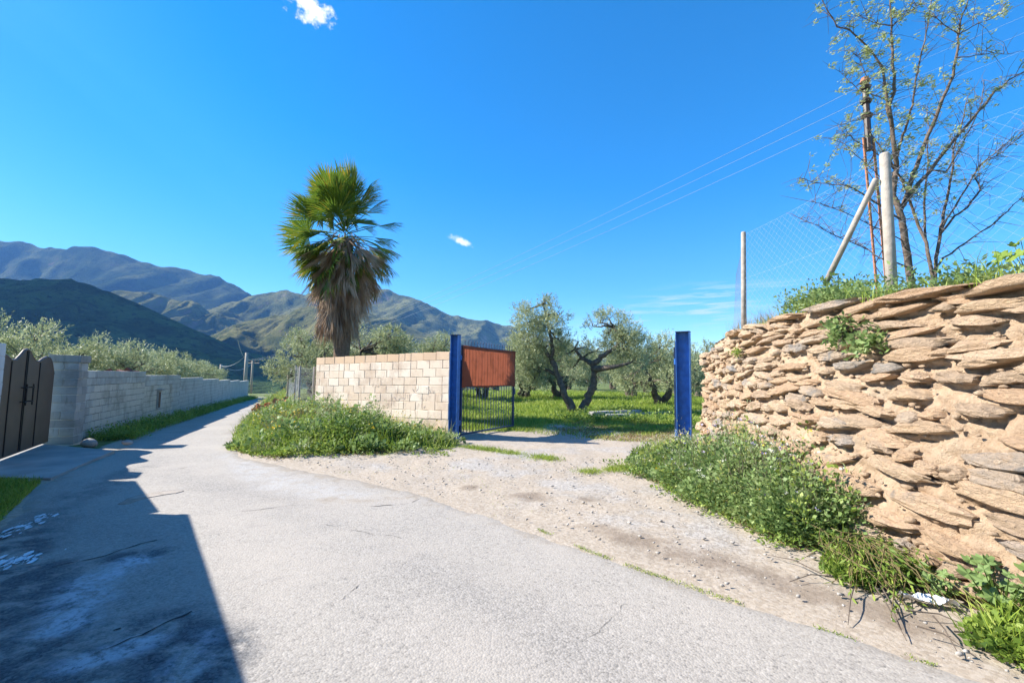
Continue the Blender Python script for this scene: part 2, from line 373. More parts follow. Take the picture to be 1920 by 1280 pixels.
m_cloth, t, b, o = new_mat('brown_shade_cloth')
wv = node(t, 'ShaderNodeTexWave', {'Vector': pos(t), 'Scale': 22.0, 'Distortion': .8, 'Detail': 2.0}, bands_direction='Z').outputs[1]
c = mix(t, wv, (.22, .06, .030), (.34, .105, .055)); c = mix(t, smooth(t, noise(t, 3, 6), .5, .7), c, (.20, .06, .03))
setc(t, b, c); b.inputs['Roughness'].default_value = .8
tr = node(t, 'ShaderNodeBsdfTranslucent'); t.links.new(c, tr.inputs[0])
ms = node(t, 'ShaderNodeMixShader', {0: .45}); t.links.new(b.outputs[0], ms.inputs[1]); t.links.new(tr.outputs[0], ms.inputs[2]); t.links.new(ms.outputs[0], o.inputs[0])

# ------------------------------------------------------------------ terrain
ROAD_R = np.array([(4.6, -3.), (3.3, 1.0), (2.33, 2.34), (1.01, 3.63), (-.78, 5.42), (-1.85, 6.29), (-3.23, 7.09), (-4.6, 8.0), (-5.35, 9.0), (-6.05, 10.2), (-7.4, 12.3), (-11.2, 19.4), (-16, 30), (-24.5, 48), (-34, 66), (-45, 90)])
ROAD_L = np.array([(-1.5, -3.), (-3.3, 1.0), (-3.95, 3.0), (-4.6, 4.2), (-6.06, 6.04), (-7.1, 8.1), (-7.95, 9.4), (-9.75, 12.7), (-13.5, 20.5), (-18.6, 31), (-27, 49.5), (-37, 68), (-48, 92)])
def poly_dist(x, y, P):
    """Distance to a polyline and the sign of the side (positive to the right of its travel)."""
    x = np.asarray(x, float); y = np.asarray(y, float); best = np.full(x.shape, 1e9); sgn = np.zeros(x.shape)
    for (ax, ay), (bx, by) in zip(P[:-1], P[1:]):
        dx, dy = bx-ax, by-ay; L2 = dx*dx+dy*dy
        tt = np.clip(((x-ax)*dx+(y-ay)*dy)/L2, 0, 1); qx, qy = ax+tt*dx-x, ay+tt*dy-y
        d = np.hypot(qx, qy); s_ = np.sign((x-ax)*dy-(y-ay)*dx); m = d < best
        best = np.where(m, d, best); sgn = np.where(m, s_, sgn)
    return best, sgn
def road_sd(x, y):
    dr, sr = poly_dist(x, y, ROAD_R); dl, s2 = poly_dist(x, y, ROAD_L)
    return np.minimum(-sr*dr, s2*dl), sr*dr, -s2*dl         # inside distance; right of the right edge; left of the left edge
def ground_z(x, y, dr=None):
    x = np.asarray(x, float); y = np.asarray(y, float)
    if dr is None: dr = road_sd(x, y)[1]
    s = np.maximum(0, -x*.43+y*.9-9); wl = sstep(-2, -8, x)
    z = -.0225*np.minimum(s, 90)*wl
    A = np.interp(-x, [1.3, 2.6, 5.6, 8.5, 14], [.0, .14, .42, .95, 1.15])
    z = z + A*sstep(.05, 2.3, dr)*sstep(7.2, 9.5, y)*(1-sstep(24, 60, y)*.8)
    far = np.maximum(0, np.hypot(x+20, y)-75)
    z = z - .22*far*sstep(5, -40, x)*np.exp(-far/1500) - np.clip(.03*np.maximum(0, np.hypot(x, y)-160), 0, 90)
    return z
def spaced(a, b, st, lo, hi, g):
    m = list(np.arange(a, b+1e-6, st)); v = b; d = st
    while v < hi: d *= g; v += d; m.append(v)
    v = a; d = st; l = []
    while v > lo: d *= g; v -= d; l.append(v)
    return np.array(l[::-1]+m)
gx = spaced(-11.5, 5.2, .09, -2600, 2600, 1.12); gy = spaced(1.2, 15.5, .09, -60, 3200, 1.12)
def grid(xs, ys):
    X, Y = np.meshgrid(xs, ys); n = len(xs); m = len(ys)
    i = (np.arange(m-1)[:, None]*n+np.arange(n-1)[None, :]).ravel()
    return X.ravel(), Y.ravel(), np.stack([i, i+1, i+n+1, i+n], 1).astype(np.int32)
X, Y, F = grid(gx, gy)
ins, dr, dl = road_sd(X, Y)
Z = ground_z(X, Y, dr)
near = (np.hypot(X, Y) < 60)
Z = Z + np.where(near, (n2(X, Y, 1.1, 4, 3)*.045+n2(X, Y, 6, 3, 5)*.012)*sstep(.0, .5, np.maximum(-ins, 0)), 0)
Z = Z - .02*sstep(-.15, .25, ins)
Z = Z - .018*np.exp(-(dr-.35)**2/.05)*(Y < 6.5)*(dr > 0)                       # shallow gutter along the verge
behind = sstep(10.5, 12.6, Y+.0*X)
grass = np.where(dr > 0, sstep(11.3, 13.2, Y+.25*n2(X, Y, .8, 3, 9)*3)*.9, 0)
track = np.exp(-((X-1.1-.12*(Y-10))**2)/1.6)*sstep(19, 13, Y)
grass = grass - track*.55 - sstep(17.5, 14, Y)*sstep(2.0, 3.6, X)*.28
bank = sstep(.35, .9, dr)*sstep(7.6, 8.8, Y)*sstep(-1.6, -2.6, X)
grass = np.maximum(grass, bank*.85)
grass = np.where(dl > 0, np.maximum(grass, sstep(0.05, .5, dl)*.8), grass)
grass = np.where(Y > 60, .8, grass); grass = np.where((X < -18) & (dr < 0), .7, grass)
gravel = sstep(.2, 1.0, dr)*sstep(11, 9, Y)*sstep(-4.5, -2.5, X)
damp = np.where(dr > 0, np.exp(-((dr-.55)/.33)**2)*sstep(-.6, .9, X)*sstep(5.2, 4.4, Y)*.75, 0)
for cx, cy, r, a in ((-.55, 6.15, .28, .8), (.25, 5.7, .5, .75), (.95, 5.6, .25, .7), (-.3, 7.2, .4, .4), (1.9, 3.9, .5, .5)):
    damp = np.maximum(damp, a*np.exp(-((X-cx)**2+((Y-cy)*1.3)**2)/r**2))
ground = mk('ground', np.stack([X, Y, Z], 1), F, m_ground, smooth=True, attrs={'grass': grass, 'gravel': gravel, 'damp': damp})
tag(ground, kind='structure')
def gz(x, y): return ground_z(np.atleast_1d(x), np.atleast_1d(y))

# --- road sheet: the cells of a finer grid that lie inside the (noisy) road edges
rx = spaced(-9.5, 3.4, .07, -60, 8, 1.1); ry = spaced(1.0, 12, .07, -6, 95, 1.07)
X, Y, F = grid(rx, ry); ins, dr, dl = road_sd(X, Y)
wob = n2(X, Y, 1.3, 5, 21)*.16 + n2(X, Y, 7, 3, 22)*.05
keep = ((ins+wob)[F].max(1) > 0); F = F[keep]
Z = ground_z(X, Y, np.minimum(dr, 0)) + .008 - .03*sstep(.10, -.12, ins+wob)
Z = Z + n2(X, Y, .5, 3, 30)*.012
used = np.unique(F); remap = np.zeros(len(X), int); remap[used] = np.arange(len(used)); F = remap[F].astype(np.int32)
X, Y, Z, ins, wob, dl, dr = (a[used] for a in (X, Y, Z, ins, wob, dl, dr))
dirt = np.where(-dr < -dl, sstep(.55, -.05, ins+wob)*.75*np.interp(Y, [3, 6, 7, 12], [.55, .9, 1.0, .7]), sstep(.5, 0, ins+wob)*.5)
dirt = np.maximum(dirt, .46*np.exp(-((X+1.9)/1.1)**2-((Y-5.4)/.6)**2)); dirt = np.maximum(dirt, .30*np.exp(-((ins-.2)/.35)**2)*(-dr < -dl))
dark = np.zeros(len(X)); pale = np.zeros(len(X))
def blob(arr, pts, w, a):
    d, _ = poly_dist(X, Y, np.array(pts)); return np.maximum(arr, a*sstep(w, w*.35, d+n2(X, Y, 2.5, 4, 44)*w*.7))
g2 = lambda px, py: tuple(onz(px, py)[:2])
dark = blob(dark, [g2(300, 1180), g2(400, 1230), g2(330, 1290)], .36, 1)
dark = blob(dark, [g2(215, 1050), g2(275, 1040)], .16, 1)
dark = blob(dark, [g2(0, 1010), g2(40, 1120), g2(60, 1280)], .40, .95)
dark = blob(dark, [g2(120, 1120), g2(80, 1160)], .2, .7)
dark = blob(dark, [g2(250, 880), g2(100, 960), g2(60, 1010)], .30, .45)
pale = blob(pale, [g2(240, 1062), g2(190, 1085), g2(150, 1120), g2(110, 1180)], .2, 1)
pale = blob(pale, [g2(130, 1250), g2(220, 1225), g2(280, 1200)], .12, .9)
pale = blob(pale, [g2(330, 1275), g2(390, 1190)], .10, .55)
pale = blob(pale, [g2(440, 850), g2(500, 900), g2(640, 930)], .35, .25)
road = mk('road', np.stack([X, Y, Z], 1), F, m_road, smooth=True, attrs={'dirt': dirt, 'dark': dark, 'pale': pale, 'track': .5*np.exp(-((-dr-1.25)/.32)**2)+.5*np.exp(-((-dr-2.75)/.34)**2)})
tag(road, kind='structure')
def road_z(x, y):
    x = np.atleast_1d(x).astype(float); y = np.atleast_1d(y).astype(float); return ground_z(x, y, np.zeros(len(x))-1)+.008+n2(x, y, .5, 3, 30)*.012
def crack(pts, w):
    V = []; Fc = []; P = [onz(*p)[:2] for p in pts]; Q = []
    for a, c in zip(P[:-1], P[1:]):
        k = max(2, int(np.hypot(*(c-a))/.03)); Q += [a+(c-a)*i/k for i in range(k)]
    Q = np.array(Q); Q = Q+np.stack([n2(Q[:, 0], Q[:, 1], 4, 4, 3), n2(Q[:, 0], Q[:, 1], 4, 4, 8)], 1)*.09
    wv_ = w*np.clip(.35+n2(Q[:, 0], Q[:, 1], 5, 4, 5)*2.2, .04, 1.2)
    z = road_z(Q[:, 0], Q[:, 1])+.003
    d = np.gradient(Q, axis=0); d /= np.linalg.norm(d, axis=1, keepdims=True)+1e-9; nrm = np.stack([-d[:, 1], d[:, 0]], 1)
    V = np.concatenate([np.column_stack([Q+nrm*wv_[:, None], z]), np.column_stack([Q-nrm*wv_[:, None], z])])
    n = len(Q); i = np.arange(n-1); Fc = np.stack([i, i+1, i+1+n, i+n], 1).astype(np.int32)
    o = mk('road_crack', V, Fc, m_crack, road); return o
for pts, w in (([(400, 1112), (455, 1085), (550, 1052)], .008), ([(75, 1075), (180, 1045), (300, 1012)], .010), ([(10, 1290), (150, 1245), (365, 1150)], .012), ([(215, 1190), (240, 1180)], .008), ([(690, 950), (770, 945), (790, 935)], .006)):
    crack(pts, w)
for pts, w in (([(560, 1180), (640, 1130), (700, 1085)], .004), ([(760, 1010), (690, 1000), (600, 985)], .004), ([(450, 960), (540, 948), (660, 952)], .004), ([(1000, 1250), (1100, 1200), (1180, 1130)], .0016), ([(330, 880), (400, 868), (470, 872)], .006)):
    crack(pts, w)

# --- concrete apron in front of the brown gate
ap = [onz(85, 836)[:2], onz(215, 847)[:2], onz(150, 875)[:2], onz(95, 900)[:2], (-7.0, 6.2), (-7.75, 6.35), (-8.6, 7.8), (-9.35, 9.05)]
bm = MB(); n = len(ap); za = [.035 if i in (0, 5, 6, 7) else .028 for i in range(n)]
bm.add([(p[0], p[1], z) for p, z in zip(ap, za)]+[(p[0], p[1], -.15) for p in ap], [tuple(range(n-1, -1, -1))]+[(i, (i+1) % n, (i+1) % n+n, i+n) for i in range(n)])
tag(bm.build('concrete_apron', m_conc), kind='structure')

# --- terrace of earth retained by the stone wall
WALL = np.array([(3.62, 9.12), (3.48, 7.6), (3.3, 6.2), (3.17, 5.1), (3.1, 4.3), (3.06, 3.4), (3.08, 2.4), (3.2, 1.2), (3.5, -2.0)])
seg = np.concatenate([[0], np.cumsum(np.hypot(*np.diff(WALL, axis=0).T))]); WLEN = seg[-1]
def wall_pt(tt):
    x = np.interp(tt, seg, WALL[:, 0]); y = np.interp(tt, seg, WALL[:, 1])
    e = .15; dx = np.interp(tt+e, seg, WALL[:, 0])-np.interp(tt-e, seg, WALL[:, 0]); dy = np.interp(tt+e, seg, WALL[:, 1])-np.interp(tt-e, seg, WALL[:, 1])
    L = np.hypot(dx, dy); return x, y, dx/L, dy/L
def wall_top(tt): return np.interp(tt, [0, .42, .62, 1.4, 3, 4.2, 5.3, 6.3, 12], [1.93, 1.96, 2.14, 2.25, 2.29, 2.29, 2.20, 2.14, 2.12])
BATTER = .13
xs = np.concatenate([np.arange(3.3, 8, .18), np.arange(8, 40, 1.6)]); ys = np.concatenate([np.arange(-3, 8.7, .18)])
X, Y, F = grid(xs, ys)
tt = np.interp(-Y, -WALL[:, 1], seg); wx = np.interp(tt, seg, WALL[:, 0])
X = np.maximum(X, wx+.42); Z = np.interp(tt, seg*0+np.linspace(0, WLEN, len(seg)), wall_top(np.linspace(0, WLEN, len(seg))))
Z = wall_top(tt)-.04+np.clip(X-wx-.4, 0, 3)*.05+n2(X, Y, 1.2, 4, 61)*.06
terr = mk('terrace_ground', np.stack([X, Y, Z], 1), F, m_ground, smooth=True, attrs={'grass': np.full(len(X), .62), 'gravel': np.zeros(len(X)), 'damp': np.zeros(len(X))})
tag(terr, kind='structure')
bm = MB()
for i in range(len(xs)-1):
    a = (max(xs[i], wx[-1]+.42), ys[-1]); c = (max(xs[i+1], wx[-1]+.42), ys[-1])
    if c[0]-a[0] > 1e-4: bm.add([(a[0], a[1], 2.2), (c[0], c[1], 2.2), (c[0], c[1]+.9, -.2), (a[0], a[1]+.9, -.2)], [(0, 1, 2, 3)])
tag(bm.build('terrace_bank', m_mortar), kind='structure')

# ------------------------------------------------------------------ mountains
def mountain(name, crest, Yc, front, back, base, mat, seed, amp, gs, n=300, mv=60, yvar=.06, prof=1.15, crestamp=.05):
    crest = np.array(crest, float); px = np.linspace(crest[0, 0], crest[-1, 0], n)
    cy = np.interp(px, crest[:, 0], crest[:, 1]); k = np.array([.25, .5, .25]); cy = np.convolve(np.pad(cy, 1, 'edge'), k, 'valid')
    vs = np.concatenate([np.linspace(0, 1, mv), np.linspace(1, 1.6, 12)[1:]])
    V = []
    Yl = Yc*(1+yvar*fbm(np.stack([px*.006, px*0, px*0], 1), 3, seed))
    top = np.array([at(p, c, y) for p, c, y in zip(px, cy, Yl)])
    for v in vs:
        if v <= 1:
            y = top[:, 1]-front*(1-v); z = base+(top[:, 2]-base)*v**prof
        else:
            y = top[:, 1]+back*(v-1)/.6; z = base+(top[:, 2]-base)*(1-((v-1)/.6)**1.5*.9)
        x = top[:, 0]*(1-.10*(1-min(v, 1)))
        w = fbm(np.stack([x/gs*.45, y/gs*.45, x*0], 1), 3, seed+5)*.6
        rd = 1-2*np.abs(fbm(np.stack([x/gs+w, y/gs*.42+w, x*0+seed], 1), 5, seed+9, .55))
        env = (max(0, math.sin(math.pi*min(v, 1)*.94))**.6 + crestamp) if v <= 1 else crestamp
        hgt = np.maximum(top[:, 2]-base, 20)
        z = z+(rd-.62)*amp*env*hgt + fbm(np.stack([x/gs*5, y/gs*5, x*0], 1), 3, seed+3)*.025*hgt*env
        V.append(np.stack([x, y, z], 1))
    V = np.concatenate(V); m = len(vs)
    i = (np.arange(m-1)[:, None]*n+np.arange(n-1)[None, :]).ravel()
    o = mk(name, V, np.stack([i, i+1, i+n+1, i+n], 1).astype(np.int32), mat, smooth=True)
    return tag(o, kind='structure')
mountain('mountain', [(-900, 520), (-500, 470), (-200, 455), (0, 458), (90, 463), (170, 467), (200, 476), (260, 490), (300, 501), (350, 511), (395, 518), (420, 527), (450, 541), (475, 557), (510, 585), (560, 615), (640, 650), (720, 690)], 3700, 1700, 900, -80, m_far, 3, .20, 760, crestamp=.0)
mountain('mountain', [(250, 690), (330, 630), (385, 585), (430, 569), (475, 558), (520, 551), (560, 545), (640, 546), (700, 542), (722, 543), (760, 556), (800, 572), (850, 590), (880, 598), (905, 602), (930, 604), (955, 607), (985, 617), (1020, 630), (1060, 642), (1120, 656), (1250, 672), (1500, 692), (1700, 705)], 3000, 1300, 900, -80, m_ridge, 11, .20, 380, n=420, mv=90, crestamp=.02)
mountain('hill', [(60, 600), (150, 562), (200, 551), (240, 545), (280, 543), (330, 558), (370, 573), (400, 590), (440, 599), (480, 612), (560, 640), (640, 670), (700, 700)], 2500, 900, 600, -80, m_mid, 23, .24, 330)
mountain('hill', [(300, 705), (380, 645), (400, 627), (450, 608), (500, 592), (560, 580), (620, 577), (680, 581), (740, 600), (800, 628), (860, 650), (950, 670), (1100, 690), (1300, 705)], 2000, 900, 600, -80, m_mid, 31, .20, 300)
mountain('hill', [(-900, 640), (-500, 545), (-200, 520), (0, 515), (50, 515), (100, 520), (160, 532), (200, 545), (250, 565), (300, 590), (350, 614), (395, 633), (430, 652), (480, 664), (540, 684), (600, 702)], 1250, 700, 400, -60, m_near, 47, .16, 260)
mountain('hill', [(100, 720), (200, 690), (270, 668), (320, 652), (370, 660), (430, 672), (500, 690), (560, 700), (700, 712)], 800, 350, 250, -50, m_near, 53, .22, 120)
# cloud added out of view to the left, to cast shade on the dark hill
hc = at(150, 560, 1100); cc = Vector(hc)+to_sun*1900
bm_ = bmesh.new(); bmesh.ops.create_icosphere(bm_, subdivisions=5, radius=1)
V = np.array([v.co[:] for v in bm_.verts]); Fq = np.array([[v.index for v in f.verts] for f in bm_.faces], np.int32); bm_.free()
V = V*(1+.35*fbm(V*2.2, 5, 71)[:, None]); V = V*np.array([640, 520, 150])
V[:, 2] = np.where(V[:, 2] < -30, -30+(V[:, 2]+30)*.2, V[:, 2])
tag(mk('shade_cloud', V+np.array(cc), Fq, m_cloud, smooth=True, origin=tuple(cc)), 'white flat-bottomed cloud added out of view to shade the dark hill', 'shade_cloud')

# ------------------------------------------------------------------ haze: the air of the valley
hz = MB(); hz.box((0, 1200, 520), (9000, 7600, 1500))
m_haze = bpy.data.materials.new('valley_air'); m_haze.use_nodes = True; t = m_haze.node_tree; t.nodes.clear()
pv = node(t, 'ShaderNodeVolumePrincipled', {'Color': (.20, .48, 1.0, 1), 'Density': 0.9e-4, 'Anisotropy': 0.0})
t.links.new(pv.outputs[0], node(t, 'ShaderNodeOutputMaterial').inputs['Volume'])
haze = hz.build('haze', m_haze); tag(haze, kind='stuff')

# ------------------------------------------------------------------ block walls
_blk = {}
def block_mesh(L, H, T, k, mat):
    key = (round(L, 3), round(H, 3), round(T, 3), k, mat.name)
    if key not in _blk:
        r = random.Random(hash(key[:4]) & 0xffff)
        bm = bmesh.new(); bmesh.ops.create_cube(bm, size=1)
        for v in bm.verts:
            v.co.x *= L; v.co.y *= T; v.co.z *= H
            v.co += Vector((r.uniform(-.004, .004), r.uniform(-.003, .003), r.uniform(-.004, .004)))
        bmesh.ops.bevel(bm, geom=bm.edges[:], offset=.006, segments=1, affect='EDGES')
        me = bpy.data.meshes.new('block'); bm.to_mesh(me); bm.free(); me.materials.append(mat); _blk[key] = me
    return _blk[key]
def put_block(parent, loc, rz, L, H, T, mat, name='block'):
    o = bpy.data.objects.new(name, block_mesh(L, H, T, random.randrange(4), mat)); C.objects.link(o); o.parent = parent
    o.location = np.array(loc)-world_loc(parent)
    o.rotation_euler = (random.uniform(-.004, .004), random.uniform(-.004, .004), rz+random.uniform(-.006, .006)); return o

# beige block wall between the weedy bank and the blue gate
A = np.array([-1.47, 10.78]); Bp = np.array([-5.62, 13.12]); dv = unit(Bp-A); Lw = np.linalg.norm(Bp-A); nv = np.array([dv[1], -dv[0]])  # nv faces the lane
if nv @ -A < 0: nv = -nv
bw = thing('block_wall', 'beige concrete block wall with sandy top course beside the blue gate', 'wall', (A[0], A[1], 0))
RZ = math.atan2(dv[1], dv[0]); CH = .2; TH = .2; NR = 9
zt = lambda s: 2.045-.115*s/Lw
core = MB(); a3 = A-nv*.005; c3 = Bp-nv*.005
for (p, q, t0, t1) in ((a3, c3, 0, 0),):
    back = nv*(-TH+.03)
    P8 = [(*p, -.5), (*q, -.3), (*(q+back), -.3), (*(p+back), -.5), (*p, zt(0)-.012), (*q, zt(Lw)-.012), (*(q+back), zt(Lw)-.012), (*(p+back), zt(0)-.012)]
    core.add(P8, [(0, 1, 2, 3), (4, 7, 6, 5), (0, 4, 5, 1), (1, 5, 6, 2), (2, 6, 7, 3), (3, 7, 4, 0)])
core.build('mortar', m_beige_mortar, bw)
for r in range(NR):
    s = 0; off = .2 if r % 2 else 0.0; first = True
    while s < Lw-.06:
        L = (.2 if (first and off) else random.choice([.4, .4, .4, .4, .2])); first = False
        L = min(L, Lw-s)
        m = A+dv*(s+L/2); z = zt(s+L/2)-CH*(r+.5)
        if r < NR-1 or s > .5:
            put_block(bw, (*(m-nv*(TH/2-random.uniform(.001, .007))), z+random.uniform(-.003, .003)), RZ, L-.009, CH-.009, TH, m_beige_top if r == 0 else m_beige)
        s += L
sc_ = MB(); r = random.Random(17)
def stroke(s0, z0, pts, w=.012):
    P = []
    for a, c_ in zip(pts[:-1], pts[1:]): P += [(a[0]+(c_[0]-a[0])*q/6, a[1]+(c_[1]-a[1])*q/6) for q in range(6)]
    P.append(pts[-1]); V = []
    for u, v in P:
        p = A+dv*(s0+u)+nv*.010; wv_ = w*r.uniform(.5, 1.2); V += [(*p, z0+v-wv_), (*p, z0+v+wv_*r.uniform(.8, 1.6))]
    sc_.add(V, [(2*i, 2*i+2, 2*i+3, 2*i+1) for i in range(len(P)-1)])
for s0, z0, hgt, n in ((.42, 1.20, .15, 3), (.85, 1.24, .17, 3), (.55, 1.00, .13, 4), (1.15, 1.02, .15, 4), (1.55, .98, .16, 4), (1.7, .82, .13, 3), (.7, .78, .10, 3), (2.15, 1.27, .12, 4)):
    for k in range(n):   # worn, no longer legible letter strokes
        stroke(s0+k*.10, z0, [(0, 0), (r.uniform(-.03, .04), -hgt*.5), (r.uniform(-.02, .06), -hgt), (r.uniform(.03, .08), -hgt*r.uniform(.3, .9)), (.07, r.uniform(-.04, .02))][:r.choice([3, 4, 5])])
tag(sc_.build('faded_scrawl', simple('faded_grey_spray', (.42, .34, .29), .9, .3, 25), bw), kind='stuff')
for k in range(5):   # broken footing where the wall meets the gate post
    v = MB(); bm = bmesh.new(); bmesh.ops.create_icosphere(bm, subdivisions=2, radius=1)
    V = np.array([q.co[:] for q in bm.verts]); Fq = [tuple(x.index for x in f.verts) for f in bm.faces]; bm.free()
    V = V*np.array([.16, .12, .10])*(1+.35*fbm(V*1.6+k*7, 3, k)[:, None]); p = A+dv*(.05+.17*k)+nv*.05
    mk('rubble_stone', V+np.array([p[0], p[1], .12+.06*(k % 2)]), Fq, m_mortar, bw, True)

m_joint = simple('dark_joint_mortar', (.20, .19, .17), .95, .25, 8)
# grey block wall along the left side of the lane, stepping down with the slope
G0 = np.array([-9.32, 9.9]); G1 = np.array([-26.6, 46.3]); gd = unit(G1-G0); GL = np.linalg.norm(G1-G0); gn = np.array([gd[1], -gd[0]])
GRZ = math.atan2(gd[1], gd[0])
gw = thing('block_wall', 'long grey block wall stepping down along the left of the lane', 'wall', (G0[0], G0[1], 0))
steps = [0, 4.75, 9.6, 14.6, 20, 25.6, 32, GL]; tops = [1.47-.115*i for i in range(7)]
gbase = lambda s: -.0225*s+.0
core = MB()
for i in range(7):
    s0, s1 = steps[i], steps[i+1]; p = G0+gd*s0-gn*.012; q = G0+gd*(s1-.004)-gn*.012; bk = -gn*.17
    zb0, zb1 = gbase(s0)-.6, gbase(s1)-.6; zt_ = tops[i]-.012
    P8 = [(*p, zb0), (*q, zb1), (*(q+bk), zb1), (*(p+bk), zb0), (*p, zt_), (*q, zt_), (*(q+bk), zt_), (*(p+bk), zt_)]
    core.add(P8, [(0, 1, 2, 3), (4, 7, 6, 5), (0, 4, 5, 1), (1, 5, 6, 2), (2, 6, 7, 3), (3, 7, 4, 0)])
core.build('mortar', m_joint, gw)
GC = .167; nb = 0; far = MB()
for i in range(7):
    s0, s1 = steps[i], steps[i+1]; rows = int((tops[i]-gbase(s1))/GC)+1
    for r in range(rows):
        s = s0; f = True
        while s < s1-.05:
            L = .2 if (r % 2 and f) else .4; f = False; L = min(L, s1-s); m = G0+gd*(s+L/2); z = tops[i]-GC*(r+.5)
            proud = random.uniform(.0, .004) if r < 2 else random.uniform(-.009, -.003)
            if z > gbase(s)-.1:
                if s < 8.2 and nb < 290:
                    put_block(gw, (*(m-gn*(.1-proud)), z), GRZ, L-.01, GC-.009, .2, m_grey if (r < 2 or s < .5) else m_grey_mortar); nb += 1
                else: far.box((*(m-gn*(.1-proud)), z), (L-.012, .2, GC-.012), (gd[0], gd[1], 0))
            s += L
tag(far.build('far_blocks', m_grey, gw), kind='stuff')
# rubble footing under the far end of it
ft = MB()
for k in range(150):
    s = random.uniform(5, GL); p = G0+gd*s+gn*random.uniform(.02, .16); ft.box((*p, gbase(s)+random.uniform(-.18, .1)), (random.uniform(.15, .4), .2, random.uniform(.1, .22)), (gd[0]+random.uniform(-.2, .2), gd[1], random.uniform(-.1, .1)))
tag(ft.build('footing_stones', m_grey_mortar, gw), kind='stuff')

def pillar(name, label, x, y, rz, w, z0, z1, mat, mortar, course, cap=False):
    p = thing(name, label, 'gate pillar', (x, y, 0))
    c = MB(); c.box((x, y, (z0-.4+z1-.01)/2), (w-.02, w-.02, z1-z0+.4-.01), (math.cos(rz), math.sin(rz), 0)); c.build('mortar', mortar, p)
    z = z1-course/2; r = 0
    while z > z0-.1:
        if r % 2: 
            for sx in (-1, 1): put_block(p, (x+math.cos(rz)*sx*w/4, y+math.sin(rz)*sx*w/4, z), rz, w/2-.008, course-.009, w+random.uniform(0, .008), mat)
        else:
            for sx in (-1, 1): put_block(p, (x-math.sin(rz)*sx*w/4, y+math.cos(rz)*sx*w/4, z), rz, w+random.uniform(0, .008), course-.009, w/2-.008, mat)
        z -= course; r += 1
    if cap: put_block(p, (x, y, z1+.075), rz, w+.05, .15, w+.05, mat, 'cap_block')
    return p
m_pil = block_mat('dark_grey_block', (.28, .27, .25), (.42, .40, .37), (.19, .18, .165), 1.0, .7)
pillar('gate_pillar', 'square grey block pillar with wider cap between brown gate and grey wall', -9.25, 9.55, GRZ, .46, 0, 1.63, m_pil, m_grey_mortar, GC, True)
pillar('gate_pillar', 'pale gate pillar at the near side of the brown metal gate', -7.84, 6.70, math.atan2(-.855, .52), .42, 0, 1.86, m_white_render, m_white_render, .2)

# walls of the neighbouring plot, running on towards the camera
def plain_wall(label, pts, h, mat):
    w = thing('plot_wall', label, 'wall', (*pts[0], 0)); b = MB(); cp = MB()
    for p, q in zip(pts[:-1], pts[1:]):
        p = np.array(p); q = np.array(q); d = unit(q-p); L = np.linalg.norm(q-p); m = (p+q)/2
        b.box((*m, h/2-.15), (L, .2, h+.3), (*d, 0)); cp.box((*m, h+.03), (L+.02, .26, .06), (*d, 0))
    b.build('masonry', mat, w); cp.build('coping', m_conc, w)
plain_wall('lower grey wall running from the pale gate pillar towards the camera', [(-7.5, 6.35), (-6.16, 5.02)], 1.78, m_grey_mortar)
plain_wall('taller grey wall beside the lane next to the lower wall', [(-6.12, 4.98), (-4.1, 2.5), (-2.4, .4), (-1.2, -1.2)], 2.02, m_grey_mortar)

# brown double gate with a curved top
gate0 = np.array([-9.12, 9.12]); gdv = unit(np.array([.52, -.855])); gnv = np.array([-gdv[1], gdv[0]])
if gnv @ -gate0 < 0: gnv = -gnv
bg_ = thing('metal_gate', 'brown sheet metal double gate with curved top and black handles', 'gate', (*gate0, 0))
prof = np.array([(0, 1.80), (.10, 1.78), (.25, 1.69), (.42, 1.61), (.60, 1.60), (.80, 1.665), (1.0, 1.70), (1.15, 1.69), (1.28, 1.60), (1.38, 1.46), (1.45, 1.36)])
for side in (0, 1):
    s_of = lambda u: 1.47-u if side == 0 else 1.49+u
    us = np.linspace(0, 1.44, 40); hs_ = np.interp(us, prof[:, 0], prof[:, 1]); n = len(us)
    V = []
    for off in (0, -.035):
        for z in (0, 1):
            for u, h in zip(us, hs_):
                p = gate0+gdv*s_of(u)+gnv*off; V.append((*p, h if z else .06))
    Fq = []
    for i in range(n-1):
        Fq += [(i, i+1, n+i+1, n+i), (2*n+i, 3*n+i, 3*n+i+1, 2*n+i+1), (n+i, n+i+1, 3*n+i+1, 3*n+i)]
    Fq += [(0, n, 3*n, 2*n), (n-1, 3*n-1, 4*n-1, 2*n-1)]
    leaf = mk('gate_leaf', V, Fq, m_brown, bg_)
    tr_ = MB(); tr_.tube([(*(gate0+gdv*s_of(u)-gnv*.018), h+.008) for u, h in zip(us, hs_)], .026, 6); tr_.build('top_rail', m_brown, leaf, True)
    for u in (.02, .62):
        b = MB(); h = np.interp(u, prof[:, 0], prof[:, 1]); p = gate0+gdv*s_of(u)+gnv*.006; b.box((*p, (h+.08)/2), (.022, .012, h-.1), (*gdv, 0)); b.build('seam_strip', m_black, leaf)
    b = MB(); p = gate0+gdv*s_of(.14)+gnv*.07
    b.tube([(*p, .86), (*p, 1.22)], .011, 6)
    for z in (.92, 1.16): b.tube([(*(p-gnv*.07), z), (*p, z)], .009, 5); b.tube([(*(p-gdv*.06), z), (*(p+gdv*.06), z)], .008, 5)
    b.build('handle', m_black, leaf)

